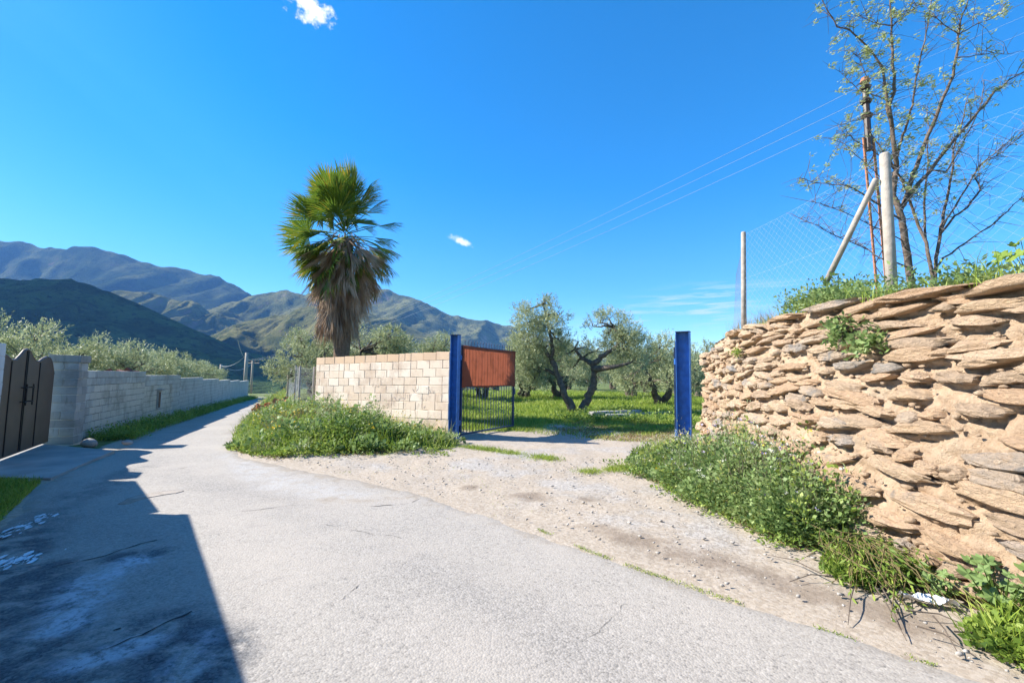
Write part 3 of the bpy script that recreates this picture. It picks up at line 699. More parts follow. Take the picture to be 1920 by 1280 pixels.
# meter niche in the grey wall
s_m = 6.35; mp = G0+gd*s_m
mb = thing('meter_box', 'small meter box with white door ajar set in the grey wall', 'meter box', (*(mp+gn*.03), .45))
b = MB(); b.box((*(mp+gn*.02), .52), (.34, .07, .62), (*gd, 0)); b.build('frame', m_conc, mb)
b = MB(); b.box((*(mp+gn*.059-gd*.05), .52), (.2, .012, .52), (*gd, 0)); b.build('back_panel', simple('meter_brown', (.12, .065, .04), .7), mb)
b = MB(); dd = unit(gd*.8+gn*.6); b.box((*(mp+gn*.07+gd*.15-dd*.10), .52), (.2, .02, .54), (*dd, 0)); b.build('door', m_white_render, mb)
b = MB(); b.box((*(mp+gn*.06), .86), (.44, .16, .05), (*gd, 0)); b.build('lintel', m_conc, mb)

# ------------------------------------------------------------------ stone wall
sw = thing('stone_wall', 'tall dry-looking wall of long brown schist stones set in clay mortar', 'wall', (3.1, 4.3, 0))
def wall3(tt, h, out=0.0):
    x, y, dx, dy = wall_pt(tt); nx, ny = dy, -dx          # outward (towards the lane): rotate travel direction
    nx, ny = -dy*-1, dx*-1
    sgn = np.where(nx*-1 > 0, 1, -1); nx, ny = nx*sgn, ny*sgn
    set_ = BATTER*h + .05*np.sin(h*1.9+tt*.8)
    return np.stack([x-nx*set_+nx*out, y-ny*set_+ny*out, h+0*x], -1), np.stack([nx, ny, 0*x], -1), np.stack([dx, dy, 0*x], -1)
stones = []
h = -.05; row = 0
while h < 2.42:
    th = random.uniform(.08, .15)*(1.12 if h < 1.0 else 1.0); tt_ = random.uniform(-.2, 0)
    while tt_ < 7.3:
        L = random.choice([.2, .3, .38, .46, .55, .66, .8])*random.uniform(.85, 1.15)
        if tt_ < 1.6: L *= .62
        wob = .045*math.sin(tt_*1.7+row)+.03*math.sin(tt_*4.1+row*2.3)
        hh = h+th/2+wob+random.uniform(-.02, .02)
        if hh+th*.3 < wall_top(tt_+L/2)-.02 and random.random() < .93 and tt_+L*.3 > .02:
            stones.append((tt_+L/2, hh, L, th*random.uniform(.80, 1.12), random.gauss(0, .10), random.uniform(.010, .046)))
        tt_ += L+random.choice([-.02, .0, .02, .04, .10])
    h += th+random.uniform(-.015, .02); row += 1
# long capping stones
for tt_, L in ((1.5, .5), (2.3, .75), (3.2, .8), (4.25, 1.05), (5.35, .95), (6.3, .8), (7.2, .9)):
    stones.append((tt_, float(wall_top(tt_))-.02, L, random.uniform(.09, .13), random.gauss(0, .05), .08))
for z, L in ((1.92, .34), (1.78, .3)): stones.append((.2, z, L, .14, .02, .08))
NTH, NPH = 20, 9
ph = (np.arange(NPH)+.5)/NPH*math.pi; tha = np.arange(NTH)/NTH*2*math.pi
def spow(v, e): return np.sign(v)*np.abs(v)**e
SU = np.array([[spow(np.cos(a), .8)*np.sin(p)**.6, spow(np.sin(a), .5)*np.sin(p)**.38, spow(np.cos(p), .8)] for p in ph for a in tha]+[[0, 0, 1], [0, 0, -1]])
SF = []
for i in range(NPH-1):
    for k in range(NTH): SF.append((i*NTH+k, i*NTH+(k+1) % NTH, (i+1)*NTH+(k+1) % NTH, (i+1)*NTH+k))
nV = NPH*NTH
for k in range(NTH): SF.append((nV, (k+1) % NTH, k)); SF.append((nV+1, (NPH-1)*NTH+k, (NPH-1)*NTH+(k+1) % NTH))
SF = [tuple(reversed(f)) for f in SF]
stones.sort(key=lambda s: -1/(s[0]*-.9+9.6))
rest_V = []; rest_F = []
for k, (tt_, hh, L, th, tilt, out) in enumerate(stones):
    c, n_, d_ = wall3(np.array(tt_), np.array(hh)); n_ = n_.ravel(); d_ = d_.ravel(); up = unit(np.array([0, 0, 1.])+n_*-BATTER)
    dep = random.uniform(.10, .15)
    q = SU.copy(); sh = random.uniform(-.9, .9); tp = random.uniform(.1, .65)
    e = fbm(q*np.array([1.7, 1.7, 1.7])+k*13.1, 3, k % 50)[:, None]; q = q*(1+.34*e); q = q+.07*np.round(fbm(q*2.6+k*3.7, 2, k % 40)*5)[:, None]/5*np.sign(q)
    q[:, 2] = np.where(q[:, 2] < -.62, -.62-(q[:, 2]+.62)*-.25, q[:, 2])              # flat bedding face below
    x = q[:, 0]*L/2; yy = q[:, 1]*dep; z = q[:, 2]*th/2*(1-.30*sh*q[:, 0])*(1-tp*np.abs(q[:, 0])**2.2)+.10*sh*L*(q[:, 0]**2-.3)*.4
    z = z + .018*np.round(2*fbm(np.stack([x*4, yy*4, z*14], 1)+k, 2, 5))*.5
    V = np.outer(x, d_*math.cos(tilt)+up*math.sin(tilt))+np.outer(yy, n_)+np.outer(z, up*math.cos(tilt)-d_*math.sin(tilt))
    if k >= 300:
        rest_F += [tuple(i+len(rest_V)*len(SU) for i in f) for f in SF]; rest_V.append(V+c.ravel()+n_*(out-dep*.70)); continue
    o = mk('stone', V, SF, m_stone, None, k % 3 == 0); o.parent = sw
    o.location = c.ravel()+n_*(out-dep*.70)-np.array([3.1, 4.3, 0]) 
if rest_V: tag(mk('far_stones', np.concatenate(rest_V), rest_F, m_stone, sw), kind='stuff')
# clay mortar: a displaced skin that swells over the backs of the stones and shrinks under them
tg = np.arange(0.0, 8.7, .024); hg = np.arange(-.12, 2.42, .022)
T, Hh = np.meshgrid(tg, hg); T = T.ravel(); Hh = Hh.ravel()
Hc = np.minimum(Hh, wall_top(T)-.005)
cl = np.zeros(len(T)); und = np.zeros(len(T))
for (tt_, hh, L, th, tilt, out) in stones:
    m = (np.abs(T-tt_) < L*.75) & (np.abs(Hh-hh) < .22)
    if not m.any(): continue
    u = (T[m]-tt_)/(L/2); w_ = (Hh[m]-hh-(T[m]-tt_)*math.tan(tilt))/(th/2); e = np.maximum(0, 1-np.abs(u)**2.5)
    cl[m] = np.maximum(cl[m], e*np.exp(-((w_-.95)/.62)**2)*out); und[m] = np.maximum(und[m], e*np.exp(-((w_+1.5)/.42)**2))
nd = fbm(np.stack([T*7, Hh*9, T*0], 1), 5, 81, .6); ng = fbm(np.stack([T*26, Hh*30, T*0], 1), 3, 85); nl = fbm(np.stack([T*1.6, Hh*2.0, T*0], 1), 3, 88)
outm = -.030+nd*.042+ng*.034+nl*.02+cl*.9-und*.05+.006
crk = 1-np.abs(fbm(np.stack([T*4.5, Hh*7, T*0+3], 1), 4, 93)); outm -= np.clip((crk-.95)/.05, 0, 1)*.03
P3, N3, _ = wall3(T, Hc); V = P3+N3*outm[:, None]
nx_, ny_ = len(tg), len(hg); i = (np.arange(ny_-1)[:, None]*nx_+np.arange(nx_-1)[None, :]).ravel()
Fm = np.stack([i, i+nx_, i+nx_+1, i+1], 1)
# rounded top and the return at the gate end
topi = (ny_-1)*nx_+np.arange(nx_); extra = []; rows_ = [topi]
Vl = [V]; cnt = len(V)
for k in range(1, 6):
    p, n_, _ = wall3(tg, wall_top(tg)); q = p - n_*(.1*k)+np.array([0, 0, 1])*(.03*math.sin(k*.6)+n2(tg*1.0, tg*0+k*.3, 4, 4, 17)[:, None]*.035)
    Vl.append(q); rows_.append(cnt+np.arange(nx_)); cnt += nx_
Fl = [Fm]
for a, c_ in zip(rows_[:-1], rows_[1:]): Fl.append(np.stack([a[:-1], c_[:-1], c_[1:], a[1:]], 1))
endi = np.arange(ny_)*nx_; rows_ = [endi]
for k in range(1, 8):
    p, n_, _ = wall3(np.zeros(ny_), np.minimum(hg, wall_top(0)-.01)); q = p-n_*(.07*k)+np.array([0, 1, 0])*(n2(hg, hg*0+k*.2, 5, 4, 19)*.05)[:, None]+np.array([0, .02, 0])
    Vl.append(q); rows_.append(cnt+np.arange(ny_)); cnt += ny_
for a, c_ in zip(rows_[:-1], rows_[1:]): Fl.append(np.stack([a[:-1], a[1:], c_[1:], c_[:-1]], 1))
mk('mortar', np.concatenate(Vl), np.concatenate(Fl).astype(np.int32), m_mortar, sw, True)
# loose lumps of clay and small pinning stones between the big ones
lb = MB(); bm = bmesh.new(); bmesh.ops.create_icosphere(bm, subdivisions=1, radius=1); IV = np.array([q.co[:] for q in bm.verts]); IF = [tuple(x.index for x in f.verts) for f in bm.faces]
bm.free()
for k in range(900):
    tt_ = random.uniform(.02, 8.4); hh = random.uniform(0, float(wall_top(tt_))-.03); p, n_, d_ = wall3(np.array(tt_), np.array(hh)); r = random.uniform(.008, .032)*(1.3 if tt_ < 2 else 1)
    sc = np.array([r*random.uniform(.9, 2.0), r, r*random.uniform(.6, .9)]); q = IV*(1+.3*np.random.default_rng(k).normal(size=(len(IV), 1)))*sc
    lb.add(p.ravel()+n_.ravel()*.012+np.outer(q[:, 0], d_.ravel())+np.outer(q[:, 1], n_.ravel())+np.outer(q[:, 2], [0, 0, 1]), IF)
tag(lb.build('pinning_stones', m_mortar, sw, True), kind='stuff')

# ------------------------------------------------------------------ blue gate
def channel_post(label, x, y, z0, z1, face, w, dp):
    """Steel channel: web set back between two flanges that point to the lane."""
    p = thing('gate_post', label, 'gate post', (x, y, z0)); face = unit(face); sd = np.array([-face[1], face[0], 0]); f3 = np.array([*face, 0]); m = np.array([x, y, (z0+z1)/2-.1]); H_ = z1-z0+.2
    b = MB(); b.box(m-f3*dp*.35, (w-.024, .012, H_), sd); b.build('web', m_blue, p)
    for sg in (-1, 1): b = MB(); b.box(m+sd*sg*(w/2-.006), (.012, dp, H_), sd); b.build('flange', m_blue, p)
    b = MB(); b.box(np.array([x, y, z1+.008]), (w+.01, dp+.01, .012), sd); b.build('top_plate', m_bluegrey, p)
    return p
channel_post('blue steel channel post at the end of the stone wall', 3.50, 9.28, 0, 2.42, (-.5, -.86), .27, .16)
channel_post('blue steel channel post at the end of the beige block wall', -1.33, 10.72, 0.0, 2.42, (-.3, -.95), .20, .16)

def gate_leaf_at(label, hinge, end, zb, zt_, cloth, bulge=0.0):
    hinge = np.array(hinge); end = np.array(end); d = unit(end-hinge); L = np.linalg.norm(end-hinge); nn = np.array([d[1], -d[0]])
    if nn @ -hinge < 0: nn = -nn
    g = thing('gate_leaf', label, 'gate', (*hinge, zb)); P = lambda s, z, o=0: np.array([*(hinge+d*s+nn*o), z])
    zm = 1.22
    for s in (.03, L-.03): b = MB(); b.box(P(s, (zb+zt_)/2), (.05, .05, zt_-zb), (*d, 0)); b.build('stile', m_bluegrey, g)
    for z in (zb+.025, zm, zt_-.025): b = MB(); b.box(P(L/2, z), (L-.11, .045, .04), (*d, 0)); b.build('rail', m_bluegrey, g)
    n = 18
    for k in range(n):
        s = .05+(L-.1)*(k+.7)/(n+.4); b = MB(); b.tube([P(s, zb+.045), P(s, zm-.02)], .008, 5, False); b.tube([P(s, zm+.02), P(s, zt_+.09)], .008, 5); bar = b.build('bar', m_bluegrey, g)
        b = MB(); b.tube([P(s, zt_+.08), P(s, zt_+.10), P(s, zt_+.145)], [.008, .014, .001], 5); b.build('spike', m_bluegrey, bar)
    for z in (zb+.3, zt_-.3): b = MB(); b.tube([P(-.01, z-.06), P(-.01, z+.06)], .022, 8); b.build('hinge', m_blue, g)
    b = MB(); b.box(P(L-.03, 1.05, .03), (.06, .05, .16), (*d, 0)); b.build('lock_box', m_bluegrey, g)
    ns, nz_ = 60, 24; V = []
    for i in range(nz_+1):
        for k in range(ns+1):
            u = k/ns; w = i/nz_; s = .01+(L+.01)*u; z = zm-.02+(zt_-zm+.015)*w
            z += .02*math.sin(u*9+1)*(1-w)-.018*math.sin(u*3.1)*w-.03*(u < .06)*(1-w)
            V.append(P(s, z, .034+.006*math.sin(u*60)*math.sin(w*2.6+.5)+.02*math.sin(u*5)*math.sin(w*3.1)*.6+bulge*math.sin(math.pi*w)*(.4+.6*u)))
    i = (np.arange(nz_)[:, None]*(ns+1)+np.arange(ns)[None, :]).ravel()
    cl_ = mk('shade_cloth', V, np.stack([i, i+1, i+ns+2, i+ns+1], 1).astype(np.int32), cloth, g, True)
    return g
gate_leaf_at('open blue barred gate leaf with brown cloth beside the beige wall', (-1.20, 10.8), (.07, 13.05), .07, 2.2, m_cloth)
m_pink = simple('faded_pink_cloth', (.42, .25, .20), .85, .2, 6)
gate_leaf_at('blue gate leaf seen edge-on behind the post at the stone wall', (3.38, 9.42), (4.32, 11.85), .07, 2.12, m_pink, .06)

# ------------------------------------------------------------------ fence on the terrace
tf = thing('wire_fence', 'sagging chain-link fence on pale posts above the stone wall', 'fence', (3.9, 7.5, 2.3))
def post(parent, name, p, q, r, mat=m_postc): b = MB(); p = np.array(p); q = np.array(q); b.tube([p, p*.5+q*.5, q-(q-p)*.01, q], [r, r*.97, r*.92, r*.8], 10); return b.build(name, mat, parent, True)
fp0 = at(1394, 606, 7.5); fp0t = at(1394, 435, 7.5); fp1 = at(1673, 552, 4.95); fp1t = at(1655, 288, 4.95)
fp1t[:2] = fp1[:2]+.2*(fp1t[:2]-fp1[:2]); 
post(tf, 'post', fp0-np.array([0, 0, .3]), fp0t, .042); post(tf, 'post', fp1-np.array([0, 0, .3]), fp1t, .056)
br = at(1643, 335, 4.98); post(tf, 'brace', at(1551, 518, 5.5)-np.array([.02, 0, .08]), br, .034)
fp2 = np.array([5.6, 2.6, 2.5]); fp2t = np.array([5.6, 2.6, 4.15]); post(tf, 'post', fp2-np.array([0, 0, .4]), fp2t, .06)
fpb = at(1380, 608, 8.1); 
def mesh_panel(a0, a1, b0, b1, step, r=.0022, sag=.04):
    b = MB(); a0, a1, b0, b1 = map(np.array, (a0, a1, b0, b1)); L = np.linalg.norm(b0-a0); H_ = np.linalg.norm(a1-a0)
    def Q(u, v):
        p = (a0*(1-u)+b0*u)*(1-v)+(a1*(1-u)+b1*u)*v; return p-np.array([0, 0, sag*math.sin(math.pi*u)*v])
    def wire(p0, p1):
        n = 6; b.tube([Q(*(np.array(p0)*(1-i/n)+np.array(p1)*i/n)) for i in range(n+1)], r, 3, False)
    k = -H_
    while k < L:
        for s in (1, -1):
            u0, u1 = k, k+H_; v0, v1 = 0, 1
            if u0 < 0: v0 = -u0/H_; u0 = 0
            if u1 > L: v1 = 1-(u1-L)/H_; u1 = L
            if u1-u0 > .02: wire((u0/L, v0 if s > 0 else 1-v0), (u1/L, v1 if s > 0 else 1-v1))
        k += step
    for v in (1.0, .5, .02): b.tube([Q(i/10, v) for i in range(11)], r*1.3, 3, False)
    return b
pm = mesh_panel(fp0, fp0t-np.array([0, 0, .05]), fp1, fp1t-np.array([0, 0, .03]), .115, .0008); tag(pm.build('wire_mesh', m_wire, tf), kind='stuff')
pm = mesh_panel(fp1, fp1t-np.array([0, 0, .03]), fp2, fp2t, .15, .0006); tag(pm.build('wire_mesh', m_wire, tf), kind='stuff')
pm = mesh_panel(fp0-np.array([.0, 0, .05]), fp0t-np.array([0, 0, .1]), fpb-np.array([.05, 0, .1]), fpb+np.array([.02, 0, .9]), .06, .0012); tag(pm.build('wire_mesh', m_wire, tf), kind='stuff')

# low wire fence behind the bank, from the beige wall down the lane
lf = thing('wire_fence', 'low chain-link fence with thin grey posts behind the weedy bank', 'fence', (-5.7, 13.2, .4))
fpts = [(-5.75, 13.3), (-6.9, 14.9), (-7.75, 16.4), (-8.6, 17.6), (-10.2, 21.5), (-12.2, 26)]
base = [np.array([x, y, float(gz(x, y)[0])+.0]) for x, y in fpts]
for p in base: post(lf, 'post', p-np.array([0, 0, .3]), p+np.array([0, 0, 1.35]), .035)
for p, q in zip(base[:-1], base[1:]):
    tag(mesh_panel(p+np.array([0, 0, .05]), p+np.array([0, 0, 1.3]), q+np.array([0, 0, .05]), q+np.array([0, 0, 1.3]), .17, .0022, .02).build('wire_mesh', m_wire, lf), kind='stuff')

# ------------------------------------------------------------------ olive trees
def sprigs(P, D, L, per, ll, lw, seed, droop=0.0):
    """Small shoots carrying leaves along their length."""
    r = np.random.default_rng(seed); n = len(P); D = D/np.linalg.norm(D, axis=1, keepdims=True)
    j = np.tile(np.arange(per), n); i = np.repeat(np.arange(n), per)
    f = (j+r.uniform(0, 1, n*per))/per
    pp = P[i]+D[i]*(L[i]*f)[:, None]; pp[:, 2] -= droop*(f*L[i])**2
    dd = D[i]*.8+r.normal(size=(n*per, 3))*.65
    V, F = leaves(pp, dd, ll*r.uniform(.7, 1.25, n*per), lw*r.uniform(.8, 1.2, n*per), seed=seed+1)
    tint = np.repeat(np.clip(r.beta(2, 2, n)[i]*.6+r.uniform(0, .45, n*per), 0, 1), 4)
    return V, F, tint
def crown_points(blobs, nsp, seed):
    r = np.random.default_rng(seed); B = np.array(blobs); w = B[:, 3]**2.2; k = r.choice(len(B), nsp, p=w/w.sum())
    d = r.normal(size=(nsp, 3)); d /= np.linalg.norm(d, axis=1, keepdims=True)
    rad = B[k, 3]*r.uniform(.25, 1.0, nsp)**.55
    P = B[k, :3]+d*rad[:, None]*np.array([1, 1, .85])
    keep = fbm(P*1.9, 3, seed) > -.15
    D = d*.8+np.array([0, 0, .55])+r.normal(size=d.shape)*.35
    return P[keep], D[keep]
def branch_to(b, p, q, r0, r1, r_, n=5, wob=.12):
    p = np.array(p); q = np.array(q); L = np.linalg.norm(q-p); pts = [p]
    for i in range(1, n): pts.append(p+(q-p)*i/n+np.array([r_.gauss(0, wob), r_.gauss(0, wob), r_.gauss(0, wob)*.6+.06*math.sin(math.pi*i/n)])*L*.35)
    pts.append(q); b.tube(pts, list(np.linspace(r0, r1, len(pts))), 7)
    return pts
def olive(name, label, base, limbs, blobs, nsp, per, ll, lw, seed, group=None, cat='olive tree', local=False):
    """limbs: polylines with radii; blobs: (x, y, z, r) foliage clumps; both in world metres."""
    t_ = thing(name, label, cat, base, group); r_ = random.Random(seed)
    b = MB()
    for pts, rad in limbs:
        pts = [np.array(p, float) for p in pts]; fine_p = []; fine_r = []
        for i in range(len(pts)-1):
            for k in range(4):
                f = k/4; fine_p.append(pts[i]*(1-f)+pts[i+1]*f+np.array([r_.gauss(0, 1), r_.gauss(0, 1), 0])*rad[i]*.22); fine_r.append((rad[i]*(1-f)+rad[i+1]*f)*r_.uniform(.88, 1.15))
        fine_p.append(pts[-1]); fine_r.append(rad[-1]); b.tube(fine_p, fine_r, 9)
    ends = [np.array(p, float) for pts, rad in limbs for p in pts[len(pts)//2:]]
    b.build('trunk', m_trunk, t_, True)
    b = MB()
    for (x, y, z, r) in blobs:
        q = np.array([x, y, z]); e = min(ends, key=lambda p: np.linalg.norm(p-q)); pts = branch_to(b, e, q, .05, .018, r_)
        for k in range(4): d = np.array([r_.gauss(0, 1), r_.gauss(0, 1), r_.gauss(.5, .8)]); branch_to(b, pts[-1-r_.randrange(2)], q+unit(d)*r*.85, .016, .004, r_, 3)
    b.build('branch', m_trunk, t_, True)
    P, D = crown_points(blobs, nsp, seed); L = np.random.default_rng(seed).uniform(.18, .42, len(P))
    V, F, tint = sprigs(P, D, L, per, ll, lw, seed, .25)
    mk('crown', V, F, m_olive, t_, attrs={'tint': tint}); return t_

# the big two-stemmed tree in the gateway, surveyed limb by limb
YT = 19.0
base = at(1080, 771, YT); gzt = float(gz(base[0], base[1])[0]); base[2] = gzt
a_ = lambda px, py, dy=0.0: at(px, py, YT+dy)
limbs = [([a_(1072, 772), a_(1058, 735), a_(1044, 700, .2), a_(1034, 675, .3), a_(1020, 655, .5), a_(1012, 635, .6)], [.18, .135, .12, .105, .085, .06]),
         ([a_(1088, 772), a_(1100, 748), a_(1112, 722), a_(1114, 700), a_(1112, 682)], [.20, .15, .135, .125, .11]),
         ([a_(1112, 684), a_(1125, 672, -.2), a_(1140, 660, -.3), a_(1158, 650, -.3), a_(1162, 630, -.2), a_(1150, 612, 0)], [.13, .105, .09, .075, .06, .04]),
         ([a_(1114, 692), a_(1130, 690, -.5), a_(1150, 688, -.8), a_(1176, 682, -1)], [.14, .11, .09, .06]),
         ([a_(1112, 684), a_(1104, 677, .3), a_(1090, 672, .5), a_(1078, 655, .6)], [.13, .1, .08, .05]),
         ([a_(1034, 675, .3), a_(1036, 650, .2), a_(1030, 620, .2), a_(1024, 590, .2), a_(1018, 570, .2)], [.1, .08, .06, .04, .025]),
         ([a_(1046, 704, .2), a_(1030, 695, .4), a_(1012, 690, .6)], [.1, .07, .04])]
bl = [(1022, 565, .0, .30), (1034, 575, .3, .42), (1050, 590, 0, .4), (980, 585, .3, .38), (988, 605, 0, .55), (1010, 600, .4, .55), (1035, 615, -.3, .6), (1000, 632, .2, .75), (1030, 645, .5, .65), (985, 650, .6, .75), (1052, 640, .3, .5), (1000, 672, .4, .7), (985, 695, .5, .6), (1012, 700, .2, .55), (998, 718, .3, .42), (1060, 665, .8, .5), (1075, 690, 1.2, .5),
      (1125, 605, 0, .42), (1142, 598, .2, .5), (1112, 612, .2, .32), (1160, 612, 0, .5), (1180, 625, -.3, .55), (1172, 648, -.4, .6), (1190, 650, .4, .6), (1150, 640, .4, .55), (1100, 650, .5, .5), (1085, 640, .5, .4), (1120, 655, .8, .5), (1185, 680, -.5, .55), (1200, 665, .2, .5), (1165, 675, .9, .55), (1140, 628, .2, .4)]
blobs = [(*a_(px, py, dy), r*1.0) for px, py, dy, r in bl]
olive('olive_tree', 'twin-stemmed olive tree with leaning trunks in the grass beyond the open gate', tuple(base), limbs, blobs, 7600, 9, .105, .024, 5)

def generic_olive(seed, h, w):
    r = random.Random(seed); limbs = []; blobs = []
    k = r.choice([2, 2, 3]); a0 = r.uniform(0, 6.28)
    for i in range(k):
        a = a0+i*6.28/k+r.uniform(-.4, .4); d = np.array([math.cos(a), math.sin(a), 0])
        limbs.append(([d*.1, d*.35+np.array([0, 0, h*.22]), d*.6+np.array([0, 0, h*.38]), d*w*.45+np.array([0, 0, h*.6])], [.24, .17, .13, .06]))
    for i in range(24):
        a = r.uniform(0, 6.28); rr = w*r.uniform(.1, 1)**.6; z = h*r.uniform(.36, .95)*(1-.28*(rr/w)**2)
        blobs.append((rr*math.cos(a), rr*math.sin(a), z, r.uniform(.38, .72)*w/2))
    for i in range(6):
        a = r.uniform(0, 6.28); blobs.append((w*.9*math.cos(a), w*.9*math.sin(a), h*r.uniform(.28, .42), r.uniform(.3, .5)*w/2))
    return limbs, blobs
protos = []
for i, (h, w) in enumerate(((4.0, 1.9), (3.6, 2.1), (4.5, 1.8))):
    l_, b_ = generic_olive(40+i, h, w); protos.append((l_, b_))
OL = [ # px, Y, proto, scale, label, group
 (1240, 24.5, 1, 1.0, 'olive tree with dark leaning trunks at the right of the gateway', None),
 (1182, 34, 0, 1.05, 'olive tree between the twin-stemmed tree and the blue post, farther back', None),
 (1048, 31, 1, 1.1, 'olive tree with forked trunk standing behind the twin-stemmed tree', None),
 (985, 30, 2, .9, 'olive tree half hidden by the brown cloth gate leaf', None),
 (905, 27, 0, .86, 'olive tree just above the brown cloth of the gate leaf', None),
 (826, 27, 1, .98, 'olive tree rising behind the right end of the beige wall', None),
 (735, 23, 2, .80, 'olive tree behind the middle of the beige wall', None),
 (690, 19.5, 0, .92, 'olive tree just right of the palm trunk behind the beige wall', None),
 (590, 18.0, 1, .76, 'olive tree just left of the palm trunk behind the fence', None),
 (1110, 46, 2, 1.0, 'distant olive tree between the twin stems and the blue post, in the rows behind', 'orchard trees in the rows behind'),
 (1210, 50, 1, 1.1, 'distant olive tree showing just left of the blue post, far back', 'orchard trees in the rows behind'),
 (1270, 42, 0, 1.1, 'distant olive tree directly behind the blue post at the stone wall', 'orchard trees in the rows behind'),
 (1000, 52, 2, 1.1, 'distant olive tree right of the brown cloth gate leaf, far back', 'orchard trees in the rows behind'),
 (930, 50, 0, 1.1, 'distant olive tree behind the brown cloth, in the rows behind', 'orchard trees in the rows behind'),
 (1065, 60, 1, 1.2, 'distant olive tree seen through the gap between the two leaning stems', 'orchard trees in the rows behind'),
 (1150, 64, 0, 1.2, 'distant olive tree right of the twin stems, farthest of all', 'orchard trees in the rows behind'),
 (860, 46, 2, 1.0, 'distant olive tree left of the brown cloth above the beige wall', 'orchard trees in the rows behind'),
 (1310, 36, 2, 1.0, 'olive tree showing over the low end of the stone wall', None),
 (15, 15.5, 1, .93, 'tall olive tree behind the brown metal gate', None),
 (88, 18.0, 0, .82, 'olive tree behind the square grey pillar', None),
 (140, 24, 2, .72, 'low olive tree just right of the square grey pillar', None),
 (208, 21.5, 1, .90, 'broad olive tree behind the first stretch of grey wall', None),
 (258, 26, 0, .82, 'olive tree behind the first step of the grey wall', None),
 (300, 31, 1, 1.0, 'olive tree behind the second step of the grey wall', None),
 (338, 37, 2, .95, 'olive tree behind the third step of the grey wall', None),
 (366, 43, 0, 1.0, 'olive tree behind the fourth step of the grey wall', None),
 (390, 52, 1, .95, 'last olive tree before the small pole behind the grey wall', None)]
made = {}
for px, Y, k, sc, label, grp in OL:
    p = at(px, 700, Y); z = float(gz(p[0], p[1])[0]); z = max(z, -.9) if px < 500 else z
    if k not in made:
        o = olive('olive_tree', label, (0, 0, 0), protos[k][0], protos[k][1], 3600, 8, .13, .034, 90+k, grp); made[k] = o
    else:
        o = copy_tree(made[k]); o['label'] = label
        if 'group' in o: del o['group']
        if grp: o['group'] = grp
    o.location = (p[0], p[1], z-.05); o.scale = (sc, sc, sc*random.uniform(.95, 1.05)); o.rotation_euler.z = random.uniform(0, 6.28)

# ------------------------------------------------------------------ palm
YP = 15.0
pb = at(632, 700, YP); pz = float(gz(pb[0], pb[1])[0]); pt = at(648, 448, YP)
palm = thing('palm_tree', 'fan palm with a thick skirt of dead fronds behind the beige wall', 'palm tree', (pb[0], pb[1], pz))
b = MB(); pts = [np.array([pb[0], pb[1], pz-.2])*(1-f)+pt*f+np.array([.10*math.sin(f*3), 0, 0]) for f in np.linspace(0, 1, 14)]
b.tube(pts, [(.24 if i < 7 else .2)+.02*(i % 2) for i in range(14)], 14); b.build('trunk', m_palmbark, palm, True)
def fan(r, rad, nseg, spread, fold, droop, live):
    """A fan leaf: petiole along +x, pleated segments radiating at its end. Local coordinates."""
    V = []; F = []; T = []
    pl = rad*r.uniform(.68, 1.0) if live else rad*.5
    w = .018; V += [(0, -w, 0), (0, w, 0), (pl, w*.5, 0), (pl, -w*.5, 0), (0, 0, .03), (pl, 0, .015)]; F += [(0, 1, 2, 3), (0, 3, 5, 4), (1, 4, 5, 2)]; T += [.15]*6
    for k in range(nseg):
        a = -spread/2+spread*k/(nseg-1)+r.gauss(0, .012); L = rad*(1-.22*abs(k/(nseg-1)-.5)*2)*r.uniform(.88, 1.05)
        da = spread/(nseg-1)*.5; c, s = math.cos(a), math.sin(a); f = fold*abs(s); zz = -f*.5
        d = np.array([c, s*(1-.45*fold), zz]); sd = np.array([-s, c*(1-.45*fold), 0])
        o = np.array([pl, 0, 0.]); j = r.uniform(.5, .68); i0 = len(V); m = o+d*L*j; m[2] -= droop*L*j*j*.5; wm = L*j*math.tan(da)*.98
        tip = o+d*L; tip[2] -= droop*L*(.55+r.uniform(0, .5)); tip[:2] -= (d*L*droop*.18)[:2]
        q2 = m*.45+tip*.55; q2[2] += droop*L*.06
        up = np.array([0, 0, wm*.45])
        V += [tuple(o), tuple(m-sd*wm-up*.3), tuple(m+up), tuple(m+sd*wm-up*.3), tuple(q2-sd*wm*.35), tuple(q2+sd*wm*.35), tuple(tip)]
        F += [(i0, i0+1, i0+2), (i0, i0+2, i0+3), (i0+1, i0+4, i0+2), (i0+2, i0+5, i0+3), (i0+2, i0+4, i0+6), (i0+2, i0+6, i0+5)]
        yt = .98 if (live and r.random() < .16) else r.uniform(.25, .7); T += [yt*.6, yt, yt, yt, min(1, yt+.1), min(1, yt+.1), min(1, yt+.35)]
    return np.array(V, float), F, T
def place(V, origin, d, roll):
    x = unit(d); ref = np.array([0, 0, 1.]) if abs(x[2]) < .95 else np.array([1., 0, 0]); y = unit(np.cross(ref, x)); z = np.cross(x, y)
    y, z = y*math.cos(roll)+z*math.sin(roll), z*math.cos(roll)-y*math.sin(roll)
    return origin+V[:, :1]*x+V[:, 1:2]*y+V[:, 2:]*z
rp = random.Random(12); UP = np.array([0, 0, 1.])
heart = at(648, 440, YP)
